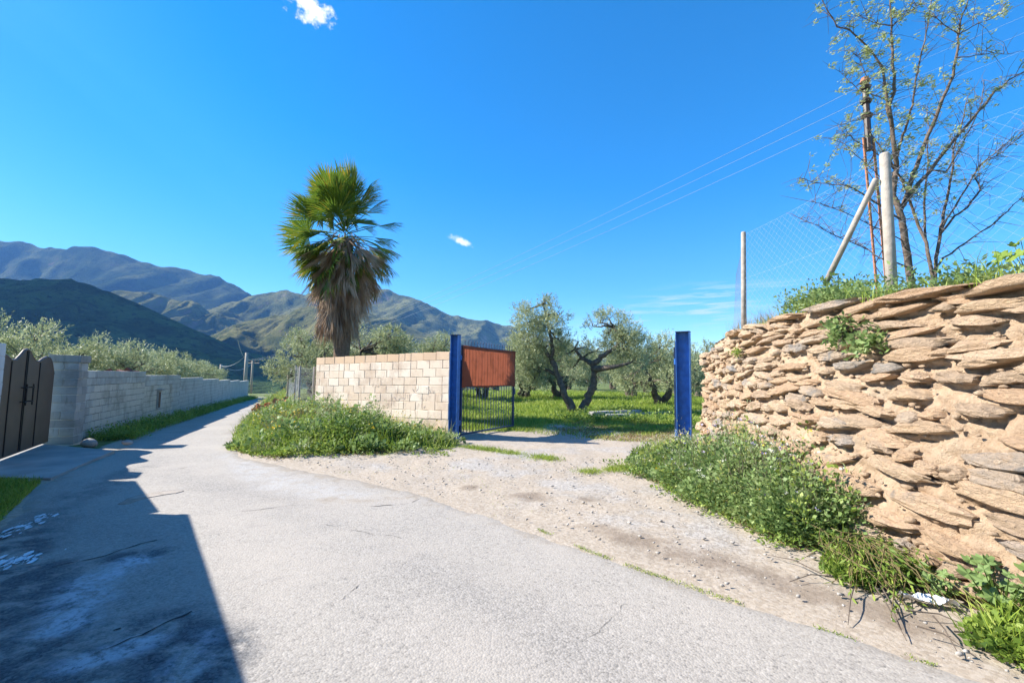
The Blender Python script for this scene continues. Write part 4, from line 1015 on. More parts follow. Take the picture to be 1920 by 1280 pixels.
for k in range(84):
    a = k*2.39996+rp.uniform(-.3, .3); el = math.radians(rp.choice([80, 64, 50, 38, 26, 14, 2, -10, -22, -34, -46, -58])+rp.uniform(-8, 8)) if k else 1.5
    d = np.array([math.cos(a)*math.cos(el)*.95+.03, math.sin(a)*math.cos(el), math.sin(el)])
    wind = d[0] > .25
    V, F, T = fan(rp, rp.uniform(.92, 1.15)*(.98 if wind else 1.15), 30, math.radians(rp.uniform(70, 110) if wind else rp.uniform(150, 195)), .75 if wind else .25, .10+.22*max(0, -math.sin(el))+(.14 if wind else 0), True)
    o_ = heart+np.array([d[0]*.12, d[1]*.12, .45*math.sin(el)-.12])
    V = place(V, o_, d, rp.uniform(-.7, .7)+(.5 if not wind else 0))
    mk('frond', V, F, m_frond, palm, attrs={'tint': T})
for k in range(230):
    a = k*2.39996; f = rp.random()
    z0 = heart[2]+.05-2.2*f; ax = pb+(pt-pb)*np.clip((z0-pz)/(pt[2]-pz), 0, 1); out = .2+.5*rp.random()**1.5*math.sin(min(1, f*1.3+.05)*2.7)
    spread_ = rp.uniform(.35, 1.5) if f < .22 else (rp.uniform(.25, .6) if f < .45 else rp.uniform(.08, .26))
    d = np.array([math.cos(a)*spread_, math.sin(a)*spread_, -1])
    V, F, T = fan(rp, rp.uniform(.95, 1.3), 14, math.radians(rp.uniform(35, 75)), .9, -.12, False)
    V = place(V, np.array([ax[0]+math.cos(a)*out, ax[1]+math.sin(a)*out, z0]), d, rp.uniform(-1.5, 1.5))
    mk('dead_frond', V, F, m_dead, palm, attrs={'tint': np.clip(np.array(T)*.8+rp.uniform(-.25, .35), 0, 1)})

# ------------------------------------------------------------------ young bare-branched tree on the terrace
YB = 5.75
bt = at(1704, 535, YB); ytree = thing('young_tree', 'many-stemmed young tree with sparse fresh leaves behind the fence post', 'tree', tuple(bt))
BR = [([(1710, 545), (1704, 500), (1695, 432), (1687, 397), (1675, 367), (1678, 324), (1682, 318), (1677, 275), (1672, 237), (1667, 200), (1676, 170), (1676, 140), (1674, 100), (1672, 50), (1669, 12), (1665, -40)], .062, .010, 0, 1),
 ([(1672, 237), (1663, 200), (1661, 170), (1655, 130), (1640, 105), (1615, 77), (1592, 57), (1570, 50), (1552, 20), (1538, -5)], .026, .007, -.1, 1),
 ([(1680, 300), (1690, 262), (1700, 237), (1710, 195), (1717, 150), (1727, 105), (1737, 65), (1745, 15), (1750, -30)], .024, .007, .15, 1),
 ([(1687, 397), (1698, 376), (1707, 344), (1717, 315), (1740, 255), (1762, 200), (1782, 155), (1792, 112), (1797, 70), (1800, 40), (1815, 0)], .046, .010, .2, 1),
 ([(1698, 378), (1722, 345), (1745, 320), (1790, 262), (1835, 210), (1865, 172), (1890, 152), (1925, 132)], .036, .010, .1, .5),
 ([(1748, 540), (1748, 513), (1736, 455), (1722, 420), (1710, 391), (1698, 355), (1689, 332), (1660, 290), (1640, 262), (1625, 240)], .034, .008, .3, .6),
 ([(1752, 545), (1756, 484), (1765, 426), (1772, 390), (1780, 353), (1786, 310), (1788, 280), (1802, 235), (1815, 180)], .032, .007, .35, .5),
 ([(1761, 440), (1790, 405), (1815, 388), (1838, 356), (1832, 340), (1826, 330), (1838, 310), (1880, 285), (1920, 250)], .020, .006, .2, .15),
 ([(1736, 455), (1733, 410), (1733, 367), (1739, 320), (1739, 280), (1742, 240), (1738, 200)], .022, .005, .4, .3),
 ([(1748, 510), (1768, 484), (1810, 455), (1855, 426), (1890, 395), (1925, 362)], .020, .006, -.1, .15),
 ([(1700, 500), (1651, 484), (1620, 465), (1593, 452), (1565, 442), (1535, 425), (1500, 410)], .014, .004, -.2, .15),
 ([(1690, 415), (1678, 405), (1650, 385), (1622, 367), (1600, 352), (1579, 347), (1550, 345), (1520, 341), (1500, 333)], .020, .004, -.2, .9),
 ([(1700, 470), (1690, 450), (1640, 425), (1590, 400), (1545, 385), (1520, 378)], .012, .003, -.1, .1),
 ([(1745, 320), (1775, 320), (1802, 275), (1830, 220), (1842, 185), (1845, 150)], .016, .005, .3, .3),
 ([(1765, 430), (1800, 370), (1840, 307), (1880, 275), (1925, 240)], .017, .005, .5, .15),
 ([(1705, 350), (1660, 300), (1640, 285), (1600, 262), (1585, 242), (1568, 250)], .011, .003, .2, .8),
 ([(1664, 190), (1640, 178), (1610, 170), (1590, 150), (1575, 135)], .011, .003, .1, 1),
 ([(1668, 205), (1640, 215), (1605, 225), (1575, 235)], .009, .003, .0, 1),
 ([(1680, 320), (1650, 330), (1615, 300), (1590, 275), (1570, 262)], .009, .003, .2, .7),
 ([(1672, 48), (1650, 45), (1630, 40), (1612, 30)], .009, .003, 0, 1),
 ([(1673, 50), (1690, 35), (1710, 20), (1725, 8)], .008, .003, 0, 1),
 ([(1797, 62), (1775, 52), (1758, 35), (1748, 25)], .011, .004, .1, 1),
 ([(1796, 65), (1825, 50), (1860, 35), (1885, 15)], .010, .003, .1, 1),
 ([(1793, 108), (1830, 105), (1860, 100), (1890, 102)], .010, .003, .1, .7),
 ([(1655, 128), (1628, 150), (1610, 110), (1595, 95)], .008, .003, -.1, .9)]
rb = random.Random(4); brM = MB(); twM = MB(); LP = []; LD = []
for pts, r0, r1, dy, leafy in BR:
    n = len(pts); P = [at(px, py, YB+dy*(.3+.7*i/n)+.05*rb.gauss(0, 1)*(i > 0)) for i, (px, py) in enumerate(pts)]
    Q = []
    for i in range(n-1):
        for k in range(3): Q.append(P[i]*(1-k/3)+P[i+1]*k/3+np.array([rb.gauss(0, .006), 0, rb.gauss(0, .006)]))
    Q.append(P[-1]); brM.tube(Q, list(np.linspace(r0, r1, len(Q))*.72), 6)
    for i in range(3, len(Q)):
        f = i/len(Q)
        for q in range(4 if f > .3 else 2):
            if rb.random() < .8:
                ln = rb.uniform(.08, .62)*(1.1-f*.5); d = unit(np.array([rb.gauss(.25, .8), rb.gauss(0, .6), rb.gauss(.35, .6)]))
                e = Q[i]+d*ln; mid = Q[i]+d*ln*.5+np.array([rb.gauss(0, .02), rb.gauss(0, .02), .02]); twM.tube([Q[i], mid, e], [.0035, .0026, .0012], 4)
                hgt = e[2]-bt[2]
                if q < 2 and rb.random() < leafy*min(1, max(0, (hgt-.5)/1.2)):
                    for c_ in range(rb.choice([1, 2, 2, 3])):
                        s_ = Q[i]+(e-Q[i])*rb.uniform(.3, 1)
                        for w in range(rb.randint(5, 11)):
                            LP.append(s_+np.array([rb.gauss(0, .02), rb.gauss(0, .02), rb.gauss(0, .02)])); LD.append(np.array([.75, -.1, .30])+np.array([rb.gauss(0, .35), rb.gauss(0, .4), rb.gauss(0, .32)]))
brM.build('trunk', m_bark, ytree, True); tag(twM.build('twig', m_bark, ytree), kind='stuff')
V, F = leaves(np.array(LP), np.array(LD), np.random.default_rng(3).uniform(.035, .07, len(LP)), np.random.default_rng(4).uniform(.011, .02, len(LP)), seed=6)
mk('crown', V, F, m_young, ytree, attrs={'tint': np.repeat(np.random.default_rng(5).uniform(0, 1, len(LP)), 4)})

# ------------------------------------------------------------------ weeds and grass
def in_poly(x, y, P):
    ins_ = np.zeros(len(x), bool); P = np.array(P); j = len(P)-1
    for i in range(len(P)):
        c = ((P[i, 1] > y) != (P[j, 1] > y)) & (x < (P[j, 0]-P[i, 0])*(y-P[i, 1])/(P[j, 1]-P[i, 1]+1e-12)+P[i, 0]); ins_ ^= c; j = i
    return ins_
def scatter(poly, n, seed):
    r = np.random.default_rng(seed); P = np.array(poly); lo, hi = P.min(0), P.max(0); out = np.zeros((0, 2))
    while len(out) < n:
        q = lo+(hi-lo)*r.random((n*3, 2)); out = np.concatenate([out, q[in_poly(q[:, 0], q[:, 1], P)]])
    return out[:n]
def plants(base, hgt, rad, per, size, ratio, seed, tone=None, upd=.45):
    """Leafy plants: leaves spread through each plant's dome. base Nx3."""
    r = np.random.default_rng(seed); n = len(base); i = np.repeat(np.arange(n), per); N = n*per
    a = r.uniform(0, 2*np.pi, N); u = np.sqrt(r.random(N)); zf = r.random(N)**.6*(1-.55*u*u)
    P = base[i]+np.stack([np.cos(a)*u*rad[i], np.sin(a)*u*rad[i], zf*hgt[i]+.01], 1)
    D = np.stack([np.cos(a)*(.3+u), np.sin(a)*(.3+u), upd+zf*.3], 1)+r.normal(size=(N, 3))*.45
    sz = size*r.uniform(.55, 1.35, N)
    V, F = leaves(P, D, sz, sz*ratio, flat=.55, seed=seed+1)
    pt_ = r.random(n) if tone is None else tone
    return V, F, np.repeat(np.clip(pt_[i]*.55+r.uniform(0, .5, N)-.12*(1-zf), 0, 1), 4)
def join(parts):
    Vs, Fs, Ts = [], [], []; c = 0
    for V, F, T in parts:
        Vs.append(V); Fs.append(F+c); Ts.append(T); c += len(V)
    return np.concatenate(Vs), np.concatenate(Fs), np.concatenate(Ts)
def grass_patch(name, xy, z, hl, wl, mat, seed, lean=.45, label=None, bend=.5):
    r = np.random.default_rng(seed); n = len(xy); P = np.column_stack([xy, z]); D = np.column_stack([r.normal(0, lean, n), r.normal(0, lean, n), np.ones(n)])
    V, F = blades(P, D, hl, wl, r.uniform(.1, .9, n)*bend*2, seed+1)
    o = mk(name, V, F, mat, attrs={'tint': np.repeat(r.random(n), 5)}); tag(o, label, 'grass' if label else None, kind='stuff'); return o

BANK = [(-5.75, 9.55), (-5.25, 8.85), (-4.7, 8.35), (-3.95, 8.05), (-3.2, 8.2), (-2.6, 8.55), (-1.9, 8.75), (-1.3, 9.0), (-1.2, 9.9), (-1.42, 10.6), (-5.7, 12.95), (-7.0, 14.8), (-8.7, 17.5), (-12.6, 26), (-14.2, 27), (-11.2, 20.4), (-7.6, 13.1), (-6.2, 10.7)]
def grow(poly, n, seed, hmul=1.0):
    q = scatter(poly, n, seed); return q, gz(q[:, 0], q[:, 1])
q, z = grow(BANK, 1500, 31); dist = np.hypot(q[:, 0], q[:, 1])
hh = .12+.40*np.clip(n2(q[:, 0], q[:, 1], 1.25, 3, 41)*1.5+.5, .05, 1.3); hh *= np.interp(q[:, 0], [-4, -2.2, -1.3], [1, .9, .72])
front = np.minimum(1, np.maximum(.35, (poly_dist(q[:, 0], q[:, 1], np.array(BANK+BANK[:1]))[0])/.55)); hh *= front
tone = np.clip(.5+n2(q[:, 0], q[:, 1], 1.1, 3, 77)*1.5+np.random.default_rng(2).normal(0, .15, len(q)), 0, 1)
V, F, T = join([plants(np.column_stack([q, z-.03]), hh*.95, .12+hh*.5, 84, .06, .5, 51, tone)])
bq, bz, bh = q, z, hh
tag(mk('bank_weeds', V, F, m_weed, attrs={'tint': T}), kind='stuff')
q, z = grow(BANK, 5200, 33); grass_patch('bank_grass', q, z, np.random.default_rng(1).uniform(.15, .62, len(q)), .008, m_grass, 34, .3)
r = np.random.default_rng(55); i = r.choice(len(bq), 150); pq = np.column_stack([bq[i]+r.normal(0, .08, (150, 2)), bz[i]])
V, F, T = plants(pq, bh[i]*1.2+.06, np.full(150, .22), 60, .08, .8, 56); tag(mk('bank_mallows', V, F, m_mallow, attrs={'tint': T}), kind='stuff')
i = r.choice(len(bq), 170); pq = np.column_stack([bq[i]+r.normal(0, .08, (170, 2)), bz[i]])
V, F, T = plants(pq, bh[i]*1.4+.08, np.full(170, .2), 110, .060, .22, 57, None, .9); tag(mk('bank_herbs', V, F, m_olive, attrs={'tint': T*.8}), kind='stuff')
YEL = [(-5.4, 10.2), (-4.2, 10.4), (-3.6, 11.2), (-4.6, 11.9), (-5.5, 11.4)]
q, z = grow(YEL, 2600, 35); grass_patch('dry_bank_grass', q, z, np.random.default_rng(1).uniform(.25, .62, len(q)), .012, m_straw, 36, .5)
q, z = grow(BANK, 90, 37); b_ = np.column_stack([q, z+.36]); V, F, T = plants(b_, np.full(90, .2), np.full(90, .08), 5, .035, .9, 38); tag(mk('bank_flowers', V, F, m_yellow, attrs={'tint': T}), kind='stuff')
OUT = [(-5.6, 9.0), (-4.9, 8.3), (-3.9, 7.7), (-2.6, 8.0), (-1.0, 8.4), (-.9, 9.6), (-1.3, 9.1), (-2.6, 8.6), (-3.9, 8.1), (-5.0, 8.8)]
for P_o, sd in ((OUT, 141), ([(1.6, 8.0), (1.75, 6.8), (1.9, 5.8), (2.05, 4.8), (2.3, 3.9), (2.55, 4.1), (2.3, 4.9), (2.1, 6.0), (1.95, 7.2), (1.95, 8.2)], 143)):
    qo, zo = grow(P_o, 46, sd); V, F, T = plants(np.column_stack([qo, zo]), np.random.default_rng(sd).uniform(.03, .14, 46), np.random.default_rng(sd).uniform(.04, .12, 46), 26, .035, .6, sd+1); tag(mk('scattered_weeds', V, F, m_weed, attrs={'tint': T}), kind='stuff')
# straw-coloured litter at the foot of the bank
q = np.array([(-5.6, 9.2), (-5.0, 8.55), (-3.95, 7.75), (-2.6, 8.2), (-1.3, 8.6), (-1.3, 9.0), (-2.6, 8.65), (-3.9, 8.15), (-5.0, 8.95)]); q, z = grow(q, 1300, 39); grass_patch('dry_litter', q, z, .07, .007, m_straw, 40, 1.6)
# orange netting caught in the weeds
p0 = at(508, 733, 15.0); p0[2] = float(gz(p0[0], p0[1])[0])+.42; V = []; r = random.Random(3)
for i in range(6):
    for k in range(16):
        V.append(p0+np.array([(k/15-.5)*.9+r.gauss(0, .015), (k/15-.5)*.5+(i/5-.5)*.1+r.gauss(0, .03), (k/15-.5)*.35+(i/5-.5)*.13*(1+.6*math.sin(k*.9))+.05*math.sin(k*1.7+i)]))
i = (np.arange(5)[:, None]*16+np.arange(15)[None, :]).ravel()
tag(mk('orange_netting', V, np.stack([i, i+1, i+17, i+16], 1).astype(np.int32), m_orange, origin=tuple(p0)), 'scrap of orange plastic netting in the weeds of the bank', 'netting')

# strip at the foot of the grey wall and the shaded patch before the plot wall
def strip(s0, s1, n, w, seed):
    r = np.random.default_rng(seed); s_ = s0+(s1-s0)*r.random(n)**1.35; o_ = r.random(n)*w*np.interp(s_, [0, 3, 10, 40], [1.5, 1.1, .9, .9])+.03
    q = G0[None]+gd[None]*s_[:, None]+gn[None]*o_[:, None]; return q, gz(q[:, 0], q[:, 1]), o_
q, z, o_ = strip(.4, 38, 800, .95, 61); keep = road_sd(q[:, 0], q[:, 1])[2] > .05; q, z = q[keep], z[keep]
V, F, T = plants(np.column_stack([q, z-.02]), np.random.default_rng(5).uniform(.10, .40, len(q)), np.full(len(q), .18), 55, .055, .5, 62)
tag(mk('wall_foot_weeds', V, F, m_weed, attrs={'tint': T}), kind='stuff')
q, z, o_ = strip(.4, 40, 9000, 1.0, 63); keep = road_sd(q[:, 0], q[:, 1])[2] > -.02; grass_patch('wall_foot_grass', q[keep], z[keep], np.random.default_rng(6).uniform(.08, .3, keep.sum()), .009, m_grass, 64)
q = scatter([(-7.0, 6.15), (-6.1, 6.05), (-4.7, 4.25), (-4.3, 3.4), (-5.0, 3.6), (-6.1, 4.95), (-7.2, 6.1)], 9000, 65); grass_patch('shaded_verge_grass', q, gz(q[:, 0], q[:, 1]), np.random.default_rng(7).uniform(.03, .13, len(q)), .007, m_grass, 66)
for cx, cy, r in ((.0, 0, 0.12), (.3, .1, .075)):
    bm = bmesh.new(); bmesh.ops.create_icosphere(bm, subdivisions=2, radius=1); V = np.array([v.co[:] for v in bm.verts]); Fq = [tuple(x.index for x in f.verts) for f in bm.faces]; bm.free()
    p = onz(166+cx*120, 833, 0.02); V = V*np.array([r*1.3, r, r*.75])*(1+.3*fbm(V*1.5+r*9, 3, 5)[:, None])+np.array([p[0]+cx, p[1]+cy, .05])
    tag(mk('rock', V, Fq, m_conc, None, True, origin=(p[0]+cx, p[1]+cy, 0)), 'pale rock in the weeds beside the grey pillar, %s of the two' % ('larger' if r > .1 else 'smaller'), 'rock')

# bushy weeds along the foot of the stone wall
BUSH = [(2.1, 8.0), (2.08, 7.0), (2.14, 6.2), (2.22, 5.3), (2.38, 4.6), (2.55, 4.15), (3.0, 4.0), (3.1, 4.6), (3.2, 5.6), (3.35, 6.8), (3.55, 8.6), (3.3, 8.9), (2.6, 8.6)]
q, z = grow(BUSH, 520, 71); db = poly_dist(q[:, 0], q[:, 1], np.array(BUSH[:6]))[0]; e = np.clip(.35+db/.45, 0, 1)
hh = (.20+.42*np.clip(n2(q[:, 0], q[:, 1], 2.2, 3, 43)*1.5+.55, 0, 1.3))*e*np.interp(q[:, 1], [4, 4.6, 6, 8.2, 8.9], [.8, 1.2, 1.2, .5, .25])
tone = np.clip(.5+n2(q[:, 0], q[:, 1], 2.0, 3, 78)*1.6+np.random.default_rng(3).normal(0, .12, len(q)), 0, 1)
V, F, T = plants(np.column_stack([q, z-.02]), hh, .11+hh*.32, 150, .044, .8, 72, tone)
tag(mk('verge_weeds', V, F, m_mallow, attrs={'tint': T}), kind='stuff')
r = np.random.default_rng(58); i = r.choice(len(q), 110); pq = np.column_stack([q[i]+r.normal(0, .05, (110, 2)), z[i]])
V, F, T = plants(pq, hh[i]*1.35+.08, np.full(110, .13), 120, .045, .2, 59, None, .9); tag(mk('verge_herbs', V, F, m_olive, attrs={'tint': T*.75}), kind='stuff')
i = r.choice(len(q), 90); pq = np.column_stack([q[i]+r.normal(0, .05, (90, 2)), z[i]])
V, F, T = plants(pq, hh[i]*1.2+.06, np.full(90, .13), 90, .042, .7, 60); tag(mk('verge_light_weeds', V, F, m_weed, attrs={'tint': np.clip(T+.3, 0, 1)}), kind='stuff')
st = MB()
for k in range(380):
    i = random.randrange(len(q)); p = np.array([*q[i], z[i]]); h_ = hh[i]*random.uniform(.8, 1.25); d = np.array([random.gauss(0, .2), random.gauss(0, .2), 1]); st.tube([p, p+d*h_*.5, p+d*h_+np.array([random.gauss(0, .05), random.gauss(0, .05), 0])], [.0035, .003, .0015], 4, False)
tag(st.build('weed_stems', m_bark), kind='stuff')
for nm, m_, n, sd, sz in (('verge_white_flowers', m_petal, 150, 73, .024), ('verge_lilac_flowers', m_lilac, 110, 74, .022), ('verge_yellow_flowers', m_yellow, 26, 75, .02)):
    r = np.random.default_rng(sd); i = r.choice(len(q), n); b_ = np.column_stack([q[i]+r.normal(0, .06, (n, 2)), z[i]+hh[i]*r.uniform(.85, 1.2, n)]); V, F, T = plants(b_, np.full(n, .02), np.full(n, .014), 6, sz, .7, sd); tag(mk(nm, V, F, m_, attrs={'tint': T}), kind='stuff')
q2, z2 = grow(BUSH, 5200, 76); e2 = np.clip(.4+poly_dist(q2[:, 0], q2[:, 1], np.array(BUSH[:6]))[0]/.5, 0, 1); grass_patch('verge_grass', q2, z2, np.random.default_rng(8).uniform(.12, .55, len(q2))*e2, .006, m_grass, 77, .3)
litter = [(1.75, 7.9), (1.95, 6.8), (2.1, 6.0), (2.25, 5.2), (2.35, 4.5), (2.5, 4.0), (2.7, 4.1), (2.5, 4.7), (2.4, 5.4), (2.25, 6.3), (2.1, 7.2)]
q3, z3 = grow(litter, 1500, 78); grass_patch('verge_dry_litter', q3, z3, np.random.default_rng(9).uniform(.04, .12, len(q3)), .005, m_straw, 79, 1.5)
# the taller grey-stemmed plant in the middle of it
def stemmy(name, label, x, y, z, n, h, spread, leafmat, seed, flowers=None, per=9, ll=.05, lw=.007):
    r = random.Random(seed); t_ = thing(name, label, 'plant', (x, y, z)); s_ = MB(); P = []; D = []
    for k in range(n):
        d = unit(np.array([r.gauss(0, spread), r.gauss(0, spread), 1])); L = h*r.uniform(.6, 1.1); p = np.array([x+r.gauss(0, .06), y+r.gauss(0, .06), z]); e = p+d*L+np.array([0, 0, -.1*L*np.hypot(d[0], d[1])])
        s_.tube([p, p*.5+e*.5+np.array([0, 0, .03]), e], [.004, .003, .0015], 4, False)
        for j in range(per): f = r.uniform(.2, 1); P.append(p+(e-p)*f); D.append(d+np.array([r.gauss(0, .5), r.gauss(0, .5), r.gauss(0, .3)]))
        if flowers and r.random() < .6:
            for j in range(5): P.append(e); D.append(np.array([r.gauss(0, 1), r.gauss(0, 1), .6]))
    s_.build('stem', m_bark, t_); V, F = leaves(np.array(P), np.array(D), ll, lw, seed=seed); mk('foliage', V, F, leafmat, t_, attrs={'tint': np.repeat(np.random.default_rng(seed).random(len(P)), 4)}); return t_
stemmy('weed_plant', 'grey-green thin-stemmed weed standing up out of the verge bushes', 2.75, 6.05, 0, 60, .78, .22, m_olive, 5, per=16)
stemmy('weed_plant', 'upright yellow-flowered weed against the stone wall', 3.0, 5.45, .1, 26, .72, .2, m_weed, 6, per=18, ll=.05, lw=.02)

# pulled-up weeds lying in a heap
hp = onz(1610, 1085, .0); heap = thing('weed_heap', 'heap of pulled-up wilting weeds at the foot of the stone wall', 'weed heap', (hp[0], hp[1], 0)); b = MB(); r = random.Random(9); P = []; D = []
for k in range(120):
    o_ = np.array([hp[0]+r.gauss(.12, .13), hp[1]+r.gauss(.1, .16), .18+r.uniform(-.04, .10)]); d = unit(np.array([r.gauss(-.1, .6), r.gauss(-.75, .5), -.15+r.gauss(0, .12)])); L = r.uniform(.15, .55)
    e = o_+d*L; e[2] = max(.012, e[2]-L*.35); m = o_*.5+e*.5+np.array([r.gauss(0, .02), 0, .04]); b.tube([o_, m, e], [.004, .0035, .002], 4, False)
    for j in range(10): f = r.random(); P.append(o_+(e-o_)*f+np.array([0, 0, .03*math.sin(f*3)])); D.append(d+np.array([r.gauss(0, .6), r.gauss(0, .6), r.gauss(-.2, .3)]))
b.build('stalks', m_straw, heap).data.attributes.new('tint', 'FLOAT', 'POINT')
V, F = leaves(np.array(P), np.array(D), np.random.default_rng(1).uniform(.03, .08, len(P)), .016, seed=9); mk('foliage', V, F, m_weed, heap, attrs={'tint': np.repeat(np.random.default_rng(9).random(len(P))*.8, 4)})
tw = MB()
for px, py, qx, qy in ((1630, 1090, 1700, 1200), (1650, 1100, 1690, 1180), (1700, 1150, 1830, 1180), (1750, 1160, 1800, 1230), (1720, 1180, 1830, 1230), (1560, 1085, 1480, 1090), (1540, 1080, 1440, 1040), (1600, 1110, 1590, 1170), (1790, 1190, 1900, 1215)):
    p = onz(px, py, .03); e = onz(qx, qy, .012); p[2] = .05; e[2] = .012; m = p*.5+e*.5+np.array([.02, .03, .02]); tw.tube([p, m, e], [.005, .004, .002], 5, False)
tag(tw.build('loose_stalks', m_trunk), kind='stuff')

# low growth towards the right edge of the picture
LOW = [(2.42, 3.55), (2.72, 3.9), (3.02, 3.7), (3.0, 2.2), (2.75, 2.2), (2.6, 2.6), (2.62, 3.0)]
pp = onz(1742, 1138)
q, z = grow(LOW, 300, 81); k_ = np.hypot(q[:, 0]-pp[0], q[:, 1]-pp[1]) > .34; q, z = q[k_], z[k_]; hh = np.random.default_rng(4).uniform(.05, .17, len(q))*np.interp(q[:, 0], [2.5, 2.8, 3], [.5, .9, 1.3]); V, F, T = plants(np.column_stack([q, z]), hh, np.full(len(q), .09), 60, .036, .85, 82); tag(mk('clover_patch', V, F, m_weed, attrs={'tint': T}), kind='stuff')
q, z = grow(LOW, 1700, 83); k_ = np.hypot(q[:, 0]-pp[0], q[:, 1]-pp[1]) > .36; q, z = q[k_], z[k_]; grass_patch('yellow_green_grass', q, z, np.random.default_rng(5).uniform(.1, .36, len(q)), .006, m_grass, 84, .75)
def bigleaf(label, p, n, h, size, seed, mat=m_mallow):
    r = random.Random(seed); t_ = thing('leafy_plant', label, 'plant', tuple(p)); s_ = MB(); V = []; F = []; T = []
    for k in range(n):
        a = r.uniform(0, 6.28); d = unit(np.array([math.cos(a)*r.uniform(.1, .8), math.sin(a)*r.uniform(.1, .8), 1])); e = np.array(p)+d*h*r.uniform(.45, 1.05)
        s_.tube([np.array(p), np.array(p)*.5+e*.5, e], [.005, .004, .003], 4, False); nn = unit(np.array([r.gauss(-.35, .4), r.gauss(-.3, .4), 1])); u = unit(np.cross(nn, [r.gauss(0, 1), r.gauss(0, 1), .1])); v = np.cross(nn, u); sz = size*r.uniform(.6, 1.2); i0 = len(V)
        V.append(e); T.append(.4); m = 18
        for j in range(m):
            a_ = 6.283*j/m; rr = sz*(.82+.18*math.cos(a_*5))*(1 if j else .25); V.append(e+u*math.cos(a_)*rr+v*math.sin(a_)*rr+nn*(.25*sz*math.cos(a_*2.5)**2-.1*sz)); T.append(r.uniform(.2, .6))
        F += [(i0, i0+1+j, i0+1+(j+1) % m) for j in range(m)]
    s_.build('stem', m_weed, t_).data.attributes.new('tint', 'FLOAT', 'POINT'); mk('foliage', V, F, mat, t_, attrs={'tint': T}); return t_
p = onz(1885, 1120, .0); bigleaf('mallow with large round lobed leaves at the foot of the wall', (2.98, 2.86, .02), 26, .36, .06, 3)
bigleaf('small broad-leaved mallow beside the litter paper', (2.88, 3.12, .02), 14, .2, .04, 8)

# ------------------------------------------------------------------ plants in and on the stone wall
def wall_plant(label, px, py, n, size, drop, seed, mat, w=.22):
    d = ray(px, py); best = None
    for tt_ in np.linspace(.05, 8.4, 240):
        x, y, _, _ = wall_pt(tt_); z = EYE+d[2]/d[1]*y
        p, n_, _ = wall3(np.array(tt_), np.array(z)); e = abs(p.ravel()[0]-d[0]/d[1]*p.ravel()[1])
        if best is None or e < best[0]: best = (e, p.ravel(), n_.ravel())
    _, p, n_ = best; r = np.random.default_rng(seed); t_ = thing('wall_plant', label, 'plant', tuple(p)); k = n*14
    c = np.repeat(np.stack([r.normal(0, .02, n), r.normal(0, w, n), r.normal(0, w*.45, n)], 1), 14, 0); c[:, 2] -= np.abs(c[:, 1])*drop
    P = p+n_*(.06+r.random(k)[:, None]*.10)+c+r.normal(0, .03, (k, 3)); D = n_*.8+r.normal(size=(k, 3))*.6+np.array([0, 0, .3])
    V, F = leaves(P, D, size*r.uniform(.6, 1.3, k), size*.75, flat=.6, seed=seed); mk('foliage', V, F, mat, t_, attrs={'tint': np.repeat(r.uniform(.1, .9, k), 4)})
    b = MB()
    for i in range(0, k, 7): b.tube([p, (p+P[i])/2+n_*.03, P[i]], [.004, .003, .0015], 4, False)
    b.build('stem', m_bark, t_); return t_
wall_plant('large leafy plant with lilac flowers growing out of the top of the wall face', 1600, 620, 30, .05, .1, 3, m_mallow, .15)
wall_plant('trailing bright green plant low on the right of the lilac-flowered one', 1650, 640, 14, .055, .2, 4, m_mallow, .09)
wall_plant('small yellow-green tuft growing from a joint left in the stone wall', 1398, 660, 9, .035, .2, 5, m_weed, .04)
# growth along the top of the wall
r = np.random.default_rng(12)
tq = np.concatenate([r.uniform(3.0, 4.0, 60), r.uniform(3.5, 7.6, 110)]); x, y, dx, dy = wall_pt(tq); off = r.uniform(.30, .9, len(tq)); q = np.column_stack([x+off, y]); z = wall_top(tq)
hh = r.uniform(.14, .38, len(tq))*np.where(np.arange(len(tq)) < 60, 1.2, .8); V, F, T = plants(np.column_stack([q, z]), hh, np.full(len(tq), .12), 60, .045, .45, 92); tag(mk('terrace_weeds', V, F, m_mallow, attrs={'tint': T}), kind='stuff')
tq = r.uniform(1.0, 7.8, 2600); x, y, dx, dy = wall_pt(tq); q = np.column_stack([x+r.uniform(.25, 1.3, len(tq)), y]); grass_patch('terrace_grass', q, wall_top(tq)-.02, r.uniform(.1, .42, len(tq))*np.interp(tq, [1, 3, 5, 7], [.35, .5, .7, .9])*np.clip(.6+n2(tq, tq*0, 1.5, 3, 5)*2, .15, 1.2), .006, m_grass, 93, .3)
tq = r.uniform(.9, 2.6, 500); x, y, dx, dy = wall_pt(tq); grass_patch('dry_terrace_grass', np.column_stack([x+r.uniform(.3, .8, len(tq)), y]), wall_top(tq), r.uniform(.15, .38, len(tq)), .004, m_straw, 94, .3)
c = at(1575, 545, 5.3); stemmy('terrace_plant', 'spreading green plant at the foot of the brace on top of the wall', c[0], c[1], 2.28, 46, .42, .75, m_mallow, 14, True, 16, .06, .024)
c = at(1905, 475, 3.6); bigleaf('broad-leaved plant at the right end of the wall top', (c[0]+.1, c[1], 2.28), 12, .32, .07, 15, m_weed)

